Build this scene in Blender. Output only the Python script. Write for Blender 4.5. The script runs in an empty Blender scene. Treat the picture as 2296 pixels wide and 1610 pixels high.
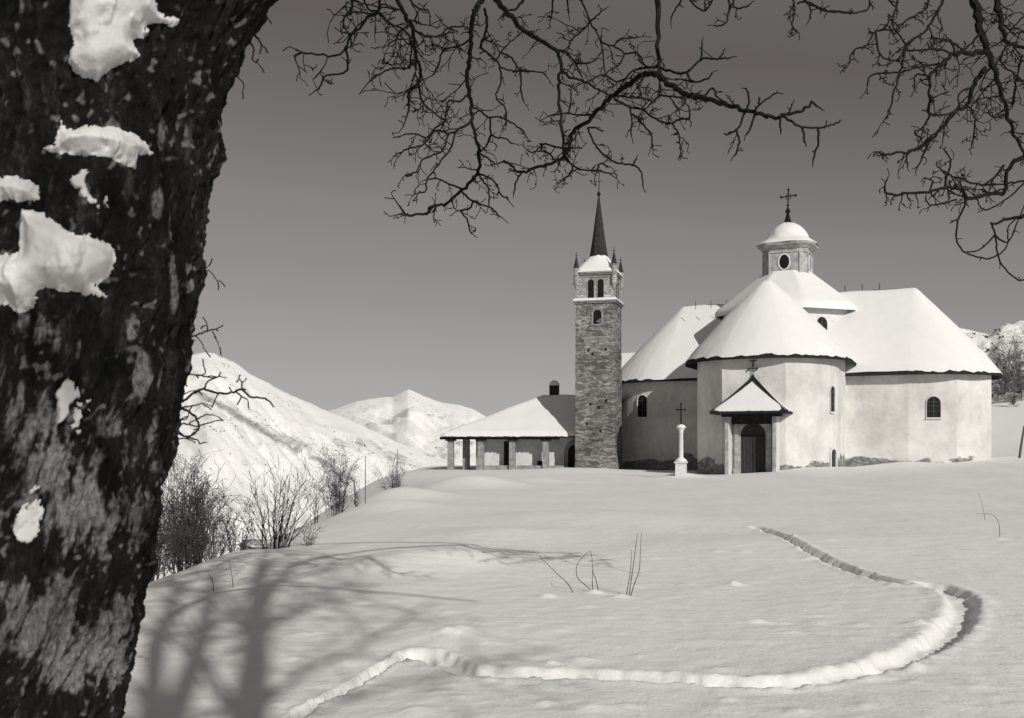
import bpy, math, random
import numpy as np
from mathutils import Vector
random.seed(7)
RNG = np.random.default_rng(11)
S = bpy.context.scene
COL = S.collection
rad = math.radians

# ------------------------------------------------------------------ camera, sky, sun
F, CX, CY, ZC = 2300.0, 1148.0, 1000.0, 1.7       # focal length and horizon in units of a 2296-wide picture
SUN_AZ, SUN_EL = 26.5, 28.0                        # sun stands behind the camera, to its right
cam_d = bpy.data.cameras.new('camera')
cam_d.sensor_width = 36.0
cam_d.lens = 36.0 * F / 2296.0
cam_d.shift_y = (CY - 805.0) / 2296.0
cam_d.clip_start = 0.05
cam_d.clip_end = 30000
cam_d.dof.use_dof = True
cam_d.dof.focus_distance = 19.0
cam_d.dof.aperture_fstop = 4.5
cam = bpy.data.objects.new('camera', cam_d)
cam.location = (0, 0, ZC)
cam.rotation_euler = (rad(90), 0, 0)
COL.objects.link(cam)
S.camera = cam

SKY_S = 0.10
W = bpy.data.worlds.new('World')
S.world = W
W.use_nodes = True
nt = W.node_tree
nt.nodes.clear()
sky = nt.nodes.new('ShaderNodeTexSky')
sky.sky_type = 'NISHITA'
sky.sun_disc = False
sky.sun_elevation = rad(SUN_EL)
sky.sun_rotation = rad(180 - SUN_AZ)
sky.altitude = 1500
sky.air_density = 1.0
sky.dust_density = 0.6
sky.ozone_density = 1.0
sep = nt.nodes.new('ShaderNodeSeparateColor')       # black and white film behind a filter
mth = nt.nodes.new('ShaderNodeMath'); mth.operation = 'MULTIPLY'; mth.inputs[1].default_value = 0.6
mth2 = nt.nodes.new('ShaderNodeMath'); mth2.operation = 'MULTIPLY_ADD'; mth2.inputs[1].default_value = 0.4
bg = nt.nodes.new('ShaderNodeBackground')
bg.inputs['Strength'].default_value = SKY_S
out = nt.nodes.new('ShaderNodeOutputWorld')
L = nt.links.new
L(sky.outputs[0], sep.inputs[0])
L(sep.outputs[0], mth.inputs[0])
L(sep.outputs[1], mth2.inputs[0]); L(mth.outputs[0], mth2.inputs[2])
# old print response, horizon shoulder; unseen zenith lifted to add fill light
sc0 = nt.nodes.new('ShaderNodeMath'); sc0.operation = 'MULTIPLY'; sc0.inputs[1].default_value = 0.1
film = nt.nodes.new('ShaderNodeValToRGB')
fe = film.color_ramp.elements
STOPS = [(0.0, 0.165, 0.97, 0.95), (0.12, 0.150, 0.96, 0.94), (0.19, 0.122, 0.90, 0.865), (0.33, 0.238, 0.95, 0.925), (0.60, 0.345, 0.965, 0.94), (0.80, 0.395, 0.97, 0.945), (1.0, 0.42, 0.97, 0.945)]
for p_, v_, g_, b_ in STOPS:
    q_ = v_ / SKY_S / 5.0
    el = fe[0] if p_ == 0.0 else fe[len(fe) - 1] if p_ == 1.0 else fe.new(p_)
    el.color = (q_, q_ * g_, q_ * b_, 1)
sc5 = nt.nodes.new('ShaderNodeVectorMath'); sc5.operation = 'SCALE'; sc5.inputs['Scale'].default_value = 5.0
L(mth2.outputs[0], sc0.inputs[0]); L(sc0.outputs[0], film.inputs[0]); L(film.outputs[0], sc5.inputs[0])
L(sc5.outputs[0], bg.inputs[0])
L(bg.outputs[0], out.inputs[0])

sun_d = bpy.data.lights.new('sun', 'SUN')
sun_d.energy = 3.45
sun_d.angle = rad(0.53)
sun_d.color = (1.0, 0.972, 0.915)
sun = bpy.data.objects.new('sun', sun_d)
sun.location = (10, -30, 40)
TO_SUN = Vector((math.sin(rad(SUN_AZ)) * math.cos(rad(SUN_EL)), -math.cos(rad(SUN_AZ)) * math.cos(rad(SUN_EL)), math.sin(rad(SUN_EL))))
sun.rotation_euler = TO_SUN.to_track_quat('Z', 'Y').to_euler()
COL.objects.link(sun)
S.view_settings.view_transform = 'Standard'
S.view_settings.look = 'None'
S.view_settings.exposure = 0.0
S.view_settings.gamma = 1.0
S.render.engine = 'CYCLES'

# ------------------------------------------------------------------ helpers
def P(x, y, Y):
    return Vector(((x - CX) / F * Y, Y, ZC - (y - CY) / F * Y))

_perm = np.random.default_rng(3).permutation(256)
_perm = np.concatenate([_perm, _perm, _perm])
_g = np.random.default_rng(4).uniform(0, 2 * math.pi, 256)
_gx, _gy = np.cos(_g), np.sin(_g)
def perlin(x, y, seed=0):
    x = np.asarray(x, float) + seed * 17.37; y = np.asarray(y, float) + seed * 9.71
    xi = np.floor(x).astype(int); yi = np.floor(y).astype(int)
    xf, yf = x - xi, y - yi
    u = xf**3 * (xf * (xf * 6 - 15) + 10); v = yf**3 * (yf * (yf * 6 - 15) + 10)
    def gr(ix, iy, dx, dy):
        h = _perm[(_perm[ix & 255] + iy) & 255]
        return _gx[h] * dx + _gy[h] * dy
    a = gr(xi, yi, xf, yf); b = gr(xi + 1, yi, xf - 1, yf)
    c = gr(xi, yi + 1, xf, yf - 1); d = gr(xi + 1, yi + 1, xf - 1, yf - 1)
    return (a + u * (b - a)) * (1 - v) + (c + u * (d - c)) * v
def fbm(x, y, seed=0, oct=4, lac=2.03, gain=0.5):
    s = 0; amp = 1.0
    for i in range(oct):
        s = s + amp * perlin(x, y, seed + i * 3); x = x * lac; y = y * lac; amp *= gain
    return s
def sstep(x, a, b):
    t = np.clip((np.asarray(x, float) - a) / (b - a), 0, 1)
    return t * t * (3 - 2 * t)

def empty(name, loc, label=None, cat=None, group=None):
    o = bpy.data.objects.new(name, None)
    o.location = loc
    o.empty_display_size = 0.5
    COL.objects.link(o)
    tag(o, label, cat, group)
    return o
def tag(o, label=None, cat=None, group=None, kind=None):
    if label: o['label'] = label
    if cat: o['category'] = cat
    if group: o['group'] = group
    if kind: o['kind'] = kind
    return o
def wloc(o):
    v = Vector((0, 0, 0))
    while o is not None:
        v = v + o.location; o = o.parent
    return v

def raw_mesh(name, V, Fq, mat, parent=None, smooth=True, origin=None):
    V = np.asarray(V, float).reshape(-1, 3)
    base = wloc(parent) if parent else Vector((0, 0, 0))
    org = Vector(origin) if origin is not None else base
    me = bpy.data.meshes.new(name)
    Vl = V - np.array(org)
    if isinstance(Fq, np.ndarray):
        n = len(Fq); k = Fq.shape[1]
        me.vertices.add(len(Vl)); me.vertices.foreach_set('co', Vl.ravel())
        me.loops.add(n * k); me.loops.foreach_set('vertex_index', Fq.ravel().astype(np.int32))
        me.polygons.add(n)
        me.polygons.foreach_set('loop_start', np.arange(0, n * k, k, dtype=np.int32))
        me.polygons.foreach_set('loop_total', np.full(n, k, dtype=np.int32))
        me.update(calc_edges=True)
        me.validate()
    else:
        me.from_pydata([tuple(v) for v in Vl], [], Fq)
    me.polygons.foreach_set('use_smooth', np.full(len(me.polygons), bool(smooth)))
    me.update()
    o = bpy.data.objects.new(name, me)
    if mat: me.materials.append(mat)
    COL.objects.link(o)
    if parent:
        o.parent = parent
        o.location = org - base
    else:
        o.location = org
    return o

def grid_faces(n, m, wrap=False, flip=False):
    i = np.arange(n - 1)[:, None]; mm = m if wrap else m - 1
    j = np.arange(mm)[None, :]
    j2 = (j + 1) % m
    a = i * m + j; b = i * m + j2; c = (i + 1) * m + j2; d = (i + 1) * m + j
    f = np.stack([a, b, c, d], -1).reshape(-1, 4)
    return f[:, ::-1].copy() if flip else f

class MB:
    def __init__(s): s.v = []; s.f = []
    def add(s, V, Fs):
        k = len(s.v)
        s.v += [tuple(p) for p in V]; s.f += [tuple(i + k for i in f) for f in Fs]
        return s
    def hexa(s, a):                      # 8 corners: bottom 4 ccw, top 4 ccw
        return s.add(a, [(3, 2, 1, 0), (4, 5, 6, 7), (0, 1, 5, 4), (1, 2, 6, 5), (2, 3, 7, 6), (3, 0, 4, 7)])
    def box(s, c, ex, ey, ez, hx, hy, hz, taper=1.0):
        c = Vector(c); a = []
        for z, t in ((-1, 1), (1, taper)):
            for x, y in ((-1, -1), (1, -1), (1, 1), (-1, 1)):
                a.append(c + ex * (x * hx * t) + ey * (y * hy * t) + ez * (z * hz))
        return s.hexa(a)
    def prism(s, pts, off):              # flat polygon pts extruded by vector off
        n = len(pts); pts = [Vector(p) for p in pts]; off = Vector(off)
        V = pts + [p + off for p in pts]
        Fs = [tuple(range(n))[::-1], tuple(range(n, 2 * n))]
        Fs += [(i, (i + 1) % n, n + (i + 1) % n, n + i) for i in range(n)]
        return s.add(V, Fs)
    def ring(s, A, B, off):              # frame between two outlines, extruded
        n = len(A); off = Vector(off)
        V = list(A) + list(B) + [p + off for p in A] + [p + off for p in B]
        Fs = []
        for i in range(n - 1):
            j = i + 1
            Fs += [(i, j, n + j, n + i), (2 * n + i, 3 * n + i, 3 * n + j, 2 * n + j), (i, 2 * n + i, 2 * n + j, j), (n + i, n + j, 3 * n + j, 3 * n + i)]
        Fs += [(0, n, 3 * n, 2 * n), (n - 1, 3 * n - 1, 4 * n - 1, 2 * n - 1)]
        return s.add(V, Fs)
    def tube(s, pts, rs, k=6, cap=True):
        pts = [Vector(p) for p in pts]
        n = len(pts)
        if n < 2: return s
        base = len(s.v)
        T = (pts[1] - pts[0]).normalized()
        N = T.orthogonal().normalized()
        for i in range(n):
            if 0 < i < n - 1: T2 = (pts[i + 1] - pts[i - 1])
            elif i == 0: T2 = pts[1] - pts[0]
            else: T2 = pts[i] - pts[i - 1]
            if T2.length < 1e-9: T2 = T
            T = T2.normalized()
            N = N - T * N.dot(T)
            N = N.normalized() if N.length > 1e-6 else T.orthogonal().normalized()
            B = T.cross(N)
            r = rs[i] if hasattr(rs, '__len__') else rs
            for q in range(k):
                a = 2 * math.pi * q / k
                p = pts[i] + N * (r * math.cos(a)) + B * (r * math.sin(a))
                s.v.append((p.x, p.y, p.z))
        for i in range(n - 1):
            for q in range(k):
                q2 = (q + 1) % k
                s.f.append((base + i * k + q, base + i * k + q2, base + (i + 1) * k + q2, base + (i + 1) * k + q))
        if cap:
            s.f.append(tuple(base + q for q in range(k))[::-1])
            s.f.append(tuple(base + (n - 1) * k + q for q in range(k)))
        return s
    def lathe(s, c, prof, k=16, ax=None, rot=0.0):      # profile of (radius, height) about a vertical line
        c = Vector(c); base = len(s.v); n = len(prof)
        for r, z in prof:
            for q in range(k):
                a = 2 * math.pi * q / k + rot
                s.v.append((c.x + r * math.cos(a), c.y + r * math.sin(a), c.z + z))
        for i in range(n - 1):
            for q in range(k):
                q2 = (q + 1) % k
                s.f.append((base + i * k + q, base + i * k + q2, base + (i + 1) * k + q2, base + (i + 1) * k + q))
        s.f.append(tuple(base + q for q in range(k))[::-1])
        s.f.append(tuple(base + (n - 1) * k + q for q in range(k)))
        return s
    def build(s, name, mat, parent=None, smooth=False, origin=None):
        o = raw_mesh(name, np.array(s.v), s.f, mat, parent, smooth, origin)
        return o

def V3(p2, z): return Vector((p2[0], p2[1], z))
UP = Vector((0, 0, 1))
def arch(c, right, w, h, n=10, grow=0.0, pointed=0.0):      # outline from lower left up over the arch to lower right
    r = w / 2 + grow
    pts = [c - right * r]
    spring = h - w / 2
    for i in range(n + 1):
        a = math.pi * (1 - i / n)
        pts.append(c + right * (r * math.cos(a)) + UP * (spring + (r + pointed * w * math.sin(a)**4) * math.sin(a)))
    pts.append(c + right * r)
    return pts

# ------------------------------------------------------------------ materials
def new_mat(name):
    m = bpy.data.materials.new(name); m.use_nodes = True
    n = m.node_tree; b = n.nodes['Principled BSDF']
    b.inputs['Roughness'].default_value = 0.9
    b.inputs['Specular IOR Level'].default_value = 0.15
    return m, n, b
def tone(v, warm=0.006): return (v * (1 + warm), v, v * (1 - warm * 1.6), 1)
def noise_node(n, scale, detail=5, rough=0.55, stretch=(1, 1, 1), coord='Object'):
    tc = n.nodes.new('ShaderNodeTexCoord'); mp = n.nodes.new('ShaderNodeMapping')
    mp.inputs['Scale'].default_value = stretch
    t = n.nodes.new('ShaderNodeTexNoise')
    t.inputs['Scale'].default_value = scale; t.inputs['Detail'].default_value = detail; t.inputs['Roughness'].default_value = rough
    n.links.new(tc.outputs[coord], mp.inputs[0]); n.links.new(mp.outputs[0], t.inputs['Vector'])
    return t
def ramp(n, src, stops):
    r = n.nodes.new('ShaderNodeValToRGB')
    e = r.color_ramp.elements
    while len(e) > len(stops): e.remove(e[-1])
    while len(e) < len(stops): e.new(0.5)
    for el, (p, c) in zip(e, stops):
        el.position = p; el.color = c if hasattr(c, '__len__') else tone(c)
    n.links.new(src, r.inputs[0])
    return r
def mixc(n, fac, a, b, mode='MIX'):
    m = n.nodes.new('ShaderNodeMix'); m.data_type = 'RGBA'; m.blend_type = mode
    if hasattr(fac, 'is_linked') or hasattr(fac, 'links'): n.links.new(fac, m.inputs['Factor'])
    else: m.inputs['Factor'].default_value = fac
    for k, v in (('A', a), ('B', b)):
        if hasattr(v, 'links'): n.links.new(v, m.inputs[k])
        else: m.inputs[k].default_value = v
    return m.outputs['Result']
def bump(n, b, src, strength, dist, prev=None):
    bp = n.nodes.new('ShaderNodeBump'); bp.inputs['Strength'].default_value = strength; bp.inputs['Distance'].default_value = dist
    n.links.new(src, bp.inputs['Height'])
    if prev: n.links.new(prev, bp.inputs['Normal'])
    n.links.new(bp.outputs[0], b.inputs['Normal'])
    return bp.outputs[0]
def simple(name, v, var=0.2, scale=8, bumpd=0.01, stretch=(1, 1, 1), rough=0.9):
    m, n, b = new_mat(name)
    t = noise_node(n, scale, 6, 0.6, stretch)
    r = ramp(n, t.outputs['Fac'], [(0.3, v * (1 - var)), (0.7, v * (1 + var))])
    n.links.new(r.outputs[0], b.inputs['Base Color'])
    b.inputs['Roughness'].default_value = rough
    if bumpd: bump(n, b, t.outputs['Fac'], 0.6, bumpd)
    return m

def mat_snow(name, v, s1, d1, s2, d2):
    m, n, b = new_mat(name)
    t1 = noise_node(n, s1, 4, 0.5); t2 = noise_node(n, s2, 5, 0.6)
    r = ramp(n, t1.outputs['Fac'], [(0.3, v * 0.965), (0.7, v)])
    n.links.new(r.outputs[0], b.inputs['Base Color'])
    p = bump(n, b, t1.outputs['Fac'], 0.5, d1)
    bump(n, b, t2.outputs['Fac'], 0.5, d2, p)
    b.inputs['Specular IOR Level'].default_value = 0.05
    b.inputs['Roughness'].default_value = 1.0
    return m
M = {}
M['snow'] = mat_snow('field_snow', 0.81, 3.5, 0.05, 30, 0.014)
M['roof_snow'] = mat_snow('roof_snow', 0.76, 1.2, 0.06, 8, 0.02)
M['tree_snow'] = mat_snow('caked_snow', 0.60, 9, 0.02, 60, 0.005)
M['dark_wood'] = simple('dark_wood', 0.022, 0.4, 6, 0.01, (1, 1, 0.2))
M['slate'] = simple('slate_cladding', 0.035, 0.5, 5, 0.01, (2, 2, 0.6))
M['iron'] = simple('wrought_iron', 0.012, 0.2, 8, 0.0)
M['glass'] = simple('dark_glass', 0.012, 0.5, 3, 0.0, rough=0.5)
M['stone'] = simple('pale_dressed_stone', 0.36, 0.35, 2.2, 0.02)
M['grey_stone'] = simple('grey_stone', 0.26, 0.4, 3, 0.03)
M['white_stone'] = simple('white_lime_stone', 0.62, 0.15, 4, 0.01)
M['door'] = simple('weathered_door_planks', 0.045, 0.45, 5, 0.01, (6, 6, 0.4))
M['twig'] = simple('dark_twig_bark', 0.012, 0.5, 20, 0.0)
M['shrub'] = simple('bare_shrub_stems', 0.085, 0.5, 10, 0.0)
M['post'] = simple('weathered_post', 0.09, 0.3, 10, 0.0)

# plaster: lime render, patched and stained, stone showing low down
def mat_plaster(name, z_stone, amount):
    m, n, b = new_mat(name)
    t = noise_node(n, 0.35, 5, 0.6); t2 = noise_node(n, 2.5, 6, 0.7); t3 = noise_node(n, 1.3, 4, 0.6, (1, 1, 0.25))
    base = ramp(n, t.outputs['Fac'], [(0.36, 0.55), (0.5, 0.66), (0.62, 0.74)])
    fine = ramp(n, t2.outputs['Fac'], [(0.3, 0.86), (0.7, 1.0)])
    col = mixc(n, 1.0, base.outputs[0], fine.outputs[0], 'MULTIPLY')
    streak = ramp(n, t3.outputs['Fac'], [(0.3, 0.90), (0.55, 1.0)])
    col = mixc(n, 1.0, col, streak.outputs[0], 'MULTIPLY')
    geo = n.nodes.new('ShaderNodeNewGeometry'); sp = n.nodes.new('ShaderNodeSeparateXYZ')
    n.links.new(geo.outputs['Position'], sp.inputs[0])
    t4 = noise_node(n, 0.30, 6, 0.58, (1, 1, 1.8))
    ma = n.nodes.new('ShaderNodeMath'); ma.operation = 'MULTIPLY_ADD'
    n.links.new(sp.outputs[2], ma.inputs[0]); ma.inputs[1].default_value = -0.28; ma.inputs[2].default_value = 0.28 * z_stone + amount
    mb = n.nodes.new('ShaderNodeMath'); mb.operation = 'ADD'
    n.links.new(ma.outputs[0], mb.inputs[0]); n.links.new(t4.outputs['Fac'], mb.inputs[1])
    msk = ramp(n, mb.outputs[0], [(0.49, (0, 0, 0, 1)), (0.53, (1, 1, 1, 1))])
    tv = n.nodes.new('ShaderNodeTexVoronoi'); tv.inputs['Scale'].default_value = 2.6
    tc = n.nodes.new('ShaderNodeTexCoord'); mp = n.nodes.new('ShaderNodeMapping'); mp.inputs['Scale'].default_value = (1, 1, 1.9)
    n.links.new(tc.outputs['Object'], mp.inputs[0]); n.links.new(mp.outputs[0], tv.inputs['Vector'])
    tv.feature = 'F1'
    sc = ramp(n, tv.outputs['Distance'], [(0.1, 0.34), (0.6, 0.17)])
    stn = mixc(n, 1.0, sc.outputs[0], ramp(n, t2.outputs['Fac'], [(0.3, 0.6), (0.7, 1.3)]).outputs[0], 'MULTIPLY')
    col = mixc(n, msk.outputs[0], col, stn)
    n.links.new(col, b.inputs['Base Color'])
    bump(n, b, t2.outputs['Fac'], 0.5, 0.05)
    return m
M['plaster'] = mat_plaster('patched_lime_plaster', 0.2, 0.085)
M['gallery_plaster'] = simple('gallery_plaster', 0.6, 0.15, 2, 0.02)

def mat_rubble(name, lo, hi):
    m, n, b = new_mat(name)
    tc = n.nodes.new('ShaderNodeTexCoord'); mp = n.nodes.new('ShaderNodeMapping'); mp.inputs['Scale'].default_value = (1.7, 1.7, 6.0)
    wob = noise_node(n, 1.7, 3, 0.5)
    n.links.new(tc.outputs['Object'], mp.inputs[0])
    add = n.nodes.new('ShaderNodeVectorMath'); add.operation = 'MULTIPLY_ADD'
    n.links.new(wob.outputs['Color'], add.inputs[0]); add.inputs[1].default_value = (1.6, 1.6, 1.6); n.links.new(mp.outputs[0], add.inputs[2])
    tv = n.nodes.new('ShaderNodeTexVoronoi'); tv.inputs['Scale'].default_value = 1.0
    n.links.new(add.outputs[0], tv.inputs['Vector'])
    te = n.nodes.new('ShaderNodeTexVoronoi'); te.feature = 'DISTANCE_TO_EDGE'; te.inputs['Scale'].default_value = 1.0
    n.links.new(add.outputs[0], te.inputs['Vector'])
    bw = n.nodes.new('ShaderNodeSeparateColor'); n.links.new(tv.outputs['Color'], bw.inputs[0])
    c1 = ramp(n, bw.outputs[0], [(0.0, lo), (0.45, (lo + hi) / 2), (1.0, hi)])
    joint = ramp(n, te.outputs['Distance'], [(0.0, 0.5), (0.10, 1.0)])
    t2 = noise_node(n, 5, 6, 0.7, (1, 1, 2)); f2 = ramp(n, t2.outputs['Fac'], [(0.3, 0.55), (0.65, 1.25)])
    col = mixc(n, 1.0, c1.outputs[0], joint.outputs[0], 'MULTIPLY')
    col = mixc(n, 1.0, col, f2.outputs[0], 'MULTIPLY')
    t5 = noise_node(n, 0.45, 4, 0.6); f5 = ramp(n, t5.outputs['Fac'], [(0.35, 0.65), (0.62, 1.2)])
    col = mixc(n, 1.0, col, f5.outputs[0], 'MULTIPLY')
    n.links.new(col, b.inputs['Base Color'])
    bump(n, b, te.outputs['Distance'], 0.6, 0.06)
    return m
M['rubble'] = mat_rubble('dark_rubble_masonry', 0.10, 0.30)
M['belfry'] = mat_rubble('pale_belfry_masonry', 0.34, 0.44)

def mat_bark():
    m, n, b = new_mat('old_furrowed_bark')
    t = noise_node(n, 16, 8, 0.7, (1, 1, 0.3)); t3 = noise_node(n, 60, 4, 0.7, (1, 1, .5))
    base = ramp(n, t.outputs['Fac'], [(0.38, 0.004), (0.55, 0.011), (0.72, 0.06)])
    at = n.nodes.new('ShaderNodeAttribute'); at.attribute_name = 'lichen'; at.attribute_type = 'GEOMETRY'
    lich = ramp(n, t3.outputs['Fac'], [(0.3, 0.06), (0.7, 0.27)])
    n.links.new(mixc(n, at.outputs['Fac'], base.outputs[0], lich.outputs[0]), b.inputs['Base Color'])
    p = bump(n, b, t.outputs['Fac'], 0.9, 0.03)
    bump(n, b, t3.outputs['Fac'], 0.7, 0.008, p)
    return m
M['bark'] = mat_bark()

def mat_mountain(name):
    m, n, b = new_mat(name)
    at = n.nodes.new('ShaderNodeAttribute'); at.attribute_name = 'scrub'; at.attribute_type = 'GEOMETRY'  # carries scrub and also the painted shade of the ravine
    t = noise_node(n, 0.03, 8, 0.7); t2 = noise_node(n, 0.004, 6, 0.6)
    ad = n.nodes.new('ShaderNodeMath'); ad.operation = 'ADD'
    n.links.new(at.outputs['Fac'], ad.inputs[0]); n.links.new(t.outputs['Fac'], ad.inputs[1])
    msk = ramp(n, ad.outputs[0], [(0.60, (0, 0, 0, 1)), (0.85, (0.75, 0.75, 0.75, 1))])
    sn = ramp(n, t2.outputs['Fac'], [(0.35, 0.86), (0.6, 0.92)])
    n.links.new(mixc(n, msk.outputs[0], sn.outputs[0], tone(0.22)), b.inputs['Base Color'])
    bump(n, b, t.outputs['Fac'], 0.5, 12)
    b.inputs['Roughness'].default_value = 1.0
    b.inputs['Specular IOR Level'].default_value = 0.0
    return m
M['mountain'] = mat_mountain('snowy_mountainside')

# ------------------------------------------------------------------ the snow field
def flat(x, y):       # point of the level snow under picture position x, y
    Y = ZC * F / (y - CY)
    return ((x - CX) / F * Y, Y)
TRACKS = [
    ([(600, 1640), (700, 1578), (790, 1530), (870, 1485), (925, 1463), (965, 1470)], 0.05, 0.06),
    ([(940, 1466), (985, 1478), (1040, 1502), (1110, 1508), (1200, 1510), (1350, 1516), (1500, 1522), (1600, 1530), (1700, 1534), (1800, 1530), (1900, 1516), (1980, 1496)], 0.15, 0.065),
    ([(1980, 1494), (2045, 1467), (2100, 1436), (2138, 1402), (2158, 1372), (2150, 1346), (2122, 1329), (2080, 1320), (2030, 1317)], 0.16, 0.085),
    ([(2030, 1318), (1980, 1307), (1920, 1288), (1870, 1270), (1830, 1252), (1790, 1234), (1760, 1216), (1725, 1196), (1690, 1184)], 0.12, 0.09),
]
def seg_dist(X, Y, pts):
    best = np.full(X.shape, 1e9)
    for (x0, y0), (x1, y1) in zip(pts[:-1], pts[1:]):
        dx, dy = x1 - x0, y1 - y0; L2 = dx * dx + dy * dy + 1e-12
        t = np.clip(((X - x0) * dx + (Y - y0) * dy) / L2, 0, 1)
        best = np.minimum(best, np.hypot(X - x0 - t * dx, Y - y0 - t * dy))
    return best
def spline(pts, n=8):
    P_ = [pts[0]] + list(pts) + [pts[-1]]; o = []
    for i in range(1, len(P_) - 2):
        p0, p1, p2, p3 = [np.array(q, float) for q in P_[i - 1:i + 3]]
        for k in range(n):
            t = k / n
            o.append(tuple(0.5 * ((2 * p1) + (-p0 + p2) * t + (2 * p0 - 5 * p1 + 4 * p2 - p3) * t * t + (-p0 + 3 * p1 - 3 * p2 + p3) * t**3)))
    o.append(tuple(pts[-1]))
    return o
MOUNDS = [(-2.0, 51.5, 2.2, 0.55), (1.2, 60.0, 2.0, 0.25), (-3.9, 36.0, 1.7, 0.42), (-3.6, 29.5, 1.3, 0.22), (-1.55, 14.3, 0.9, 0.20), (-0.6, 14.6, 0.5, 0.11), (-0.6, 9.2, 0.5, 0.06), (-0.45, 19.5, 1.3, 0.16), (1.5, 24.0, 2.2, 0.15), (-2.9, 11.5, 0.7, 0.08), (3.4, 17.0, 1.8, 0.10),
          (11.9, 71.0, 1.5, 0.30), (5.0, 85.5, 5.0, 0.32), (22, 74.0, 4.0, 0.35), (29.5, 77.5, 2.5, 0.35), (-2.3, 4.5, 1.0, 0.1), (-4.6, 17.2, 0.7, 0.12)]
_fine = np.random.default_rng(5)
LUMPS = []
for _ in range(150):
    x = _fine.uniform(600, 2290); y = _fine.uniform(1215, 1600)
    X_, Y_ = flat(x, y); LUMPS.append((X_, Y_, _fine.uniform(0.05, 0.14), _fine.uniform(0.006, 0.02)))
for x, y in [(1230, 1342), (1395, 1340), (1330, 1330), (1650, 1310), (2050, 1400), (1700, 1392), (1010, 1430), (1040, 1425), (1735, 1220), (1775, 1215), (1860, 1222), (2240, 1215), (1790, 1245), (1815, 1262)]:
    X_, Y_ = flat(x, y); LUMPS.append((X_, Y_, 0.11, 0.04))
for _pts, _w, _d in TRACKS:
    _q = spline([flat(*p) for p in _pts], 6)
    for (xa, ya), (xb, yb2) in zip(_q[:-1], _q[1:]):
        ln = math.hypot(xb - xa, yb2 - ya)
        for _k in range(int(ln / (0.055 if _w > 0.1 else 0.25) + _fine.uniform())):
            t_ = _fine.uniform(); sd_ = _fine.choice([-1, 1]) * _w * _fine.uniform(0.3, 1.9)
            LUMPS.append((xa + (xb - xa) * t_ - (yb2 - ya) / ln * sd_, ya + (yb2 - ya) * t_ + (xb - xa) / ln * sd_, _fine.uniform(0.02, 0.05), _fine.uniform(0.004, 0.018)))
def ground_z(X, Y, detail=True):
    X = np.atleast_1d(np.asarray(X, float)); Y = np.atleast_1d(np.asarray(Y, float))
    z = np.zeros_like(X)
    far = np.where(X > 17, -0.45 + 0.05 * (X - 17), -0.45) 
    far = far + 0.0 * X
    z = far * sstep(Y, 22, 68)
    z = z + sstep(Y, 86, 150) * 6.5 * sstep(X, 24, 44)
    z = z + 0.07 * perlin(X * 0.09, Y * 0.07, 5) * sstep(Y, 6, 20) + 0.075 * perlin(X * 0.35, Y * 0.22, 2)
    z = z + 0.017 * perlin(X * 1.3, Y * 0.8, 8)
    z = z + 0.03 * sstep(X, 5.5, 11) * sstep(30 - Y, 0, 16) * sstep(Y, 9, 14)      # low swell on the right
    for mx, my, mr, mh in MOUNDS:
        z = z + mh * np.exp(-(((X - mx) / mr)**2 + ((Y - my) / (mr * 1.15))**2))
    # embankment: the field breaks off to the left and behind the buildings
    xc = -5.2 - 5.0 * sstep(Y, 62, 86) + 0.35 * perlin(Y * 0.12, Y * 0 + 0.5, 9)
    s = np.maximum(xc - X, (Y - 116) - 40 * sstep(X, 18, 34))
    k = 0.75
    sp = np.where(s / k > 30, s, np.log1p(np.exp(np.clip(s / k, -30, 30))) * k)
    z = z - np.minimum(0.62 * sp, 230) * sstep(Y, -14, 4)
    if detail:
        for pts, wd, dp in TRACKS:
            q = spline([flat(*p) for p in pts], 6)
            qa = np.array(q)
            sel = (X > qa[:, 0].min() - 1) & (X < qa[:, 0].max() + 1) & (Y > qa[:, 1].min() - 1) & (Y < qa[:, 1].max() + 1)
            if not sel.any(): continue
            xs, ys = X[sel], Y[sel]
            wob = 0.045 * perlin(xs * 4, ys * 4, 21) + 0.03 * perlin(xs * 11, ys * 11, 23)
            d = seg_dist(xs, ys, q) + wob
            tr = -dp * (1 - sstep(d, wd * 0.55, wd * 1.05)) * (1 + 0.3 * perlin(xs * 3, ys * 3, 31)) + 0.03 * (d < wd) * perlin(xs * 9, ys * 9, 35)
            rim = 0.012 * np.exp(-((d - wd * 1.35) / (wd * 0.45))**2) * (1 + 1.4 * perlin(xs * 6, ys * 6, 33))
            z[sel] += tr + rim
        for lx, ly, lr, lh in LUMPS:
            sel = (np.abs(X - lx) < 4 * lr) & (np.abs(Y - ly) < 4 * lr)
            if sel.any():
                xs, ys = X[sel] - lx, Y[sel] - ly
                w_ = 1 + 0.8 * perlin(X[sel] * 9, Y[sel] * 9, 41)
                z[sel] += lh * np.exp(-((xs / lr)**2 + (ys / (lr * 0.7))**2)) * w_
        near = sstep(16 - Y, 0, 10)
        z = z + near * 0.006 * fbm(X * 5, Y * 5, 51, 3)
    return z
def gz(x, y, detail=False): return float(ground_z([x], [y], detail)[0])

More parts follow.
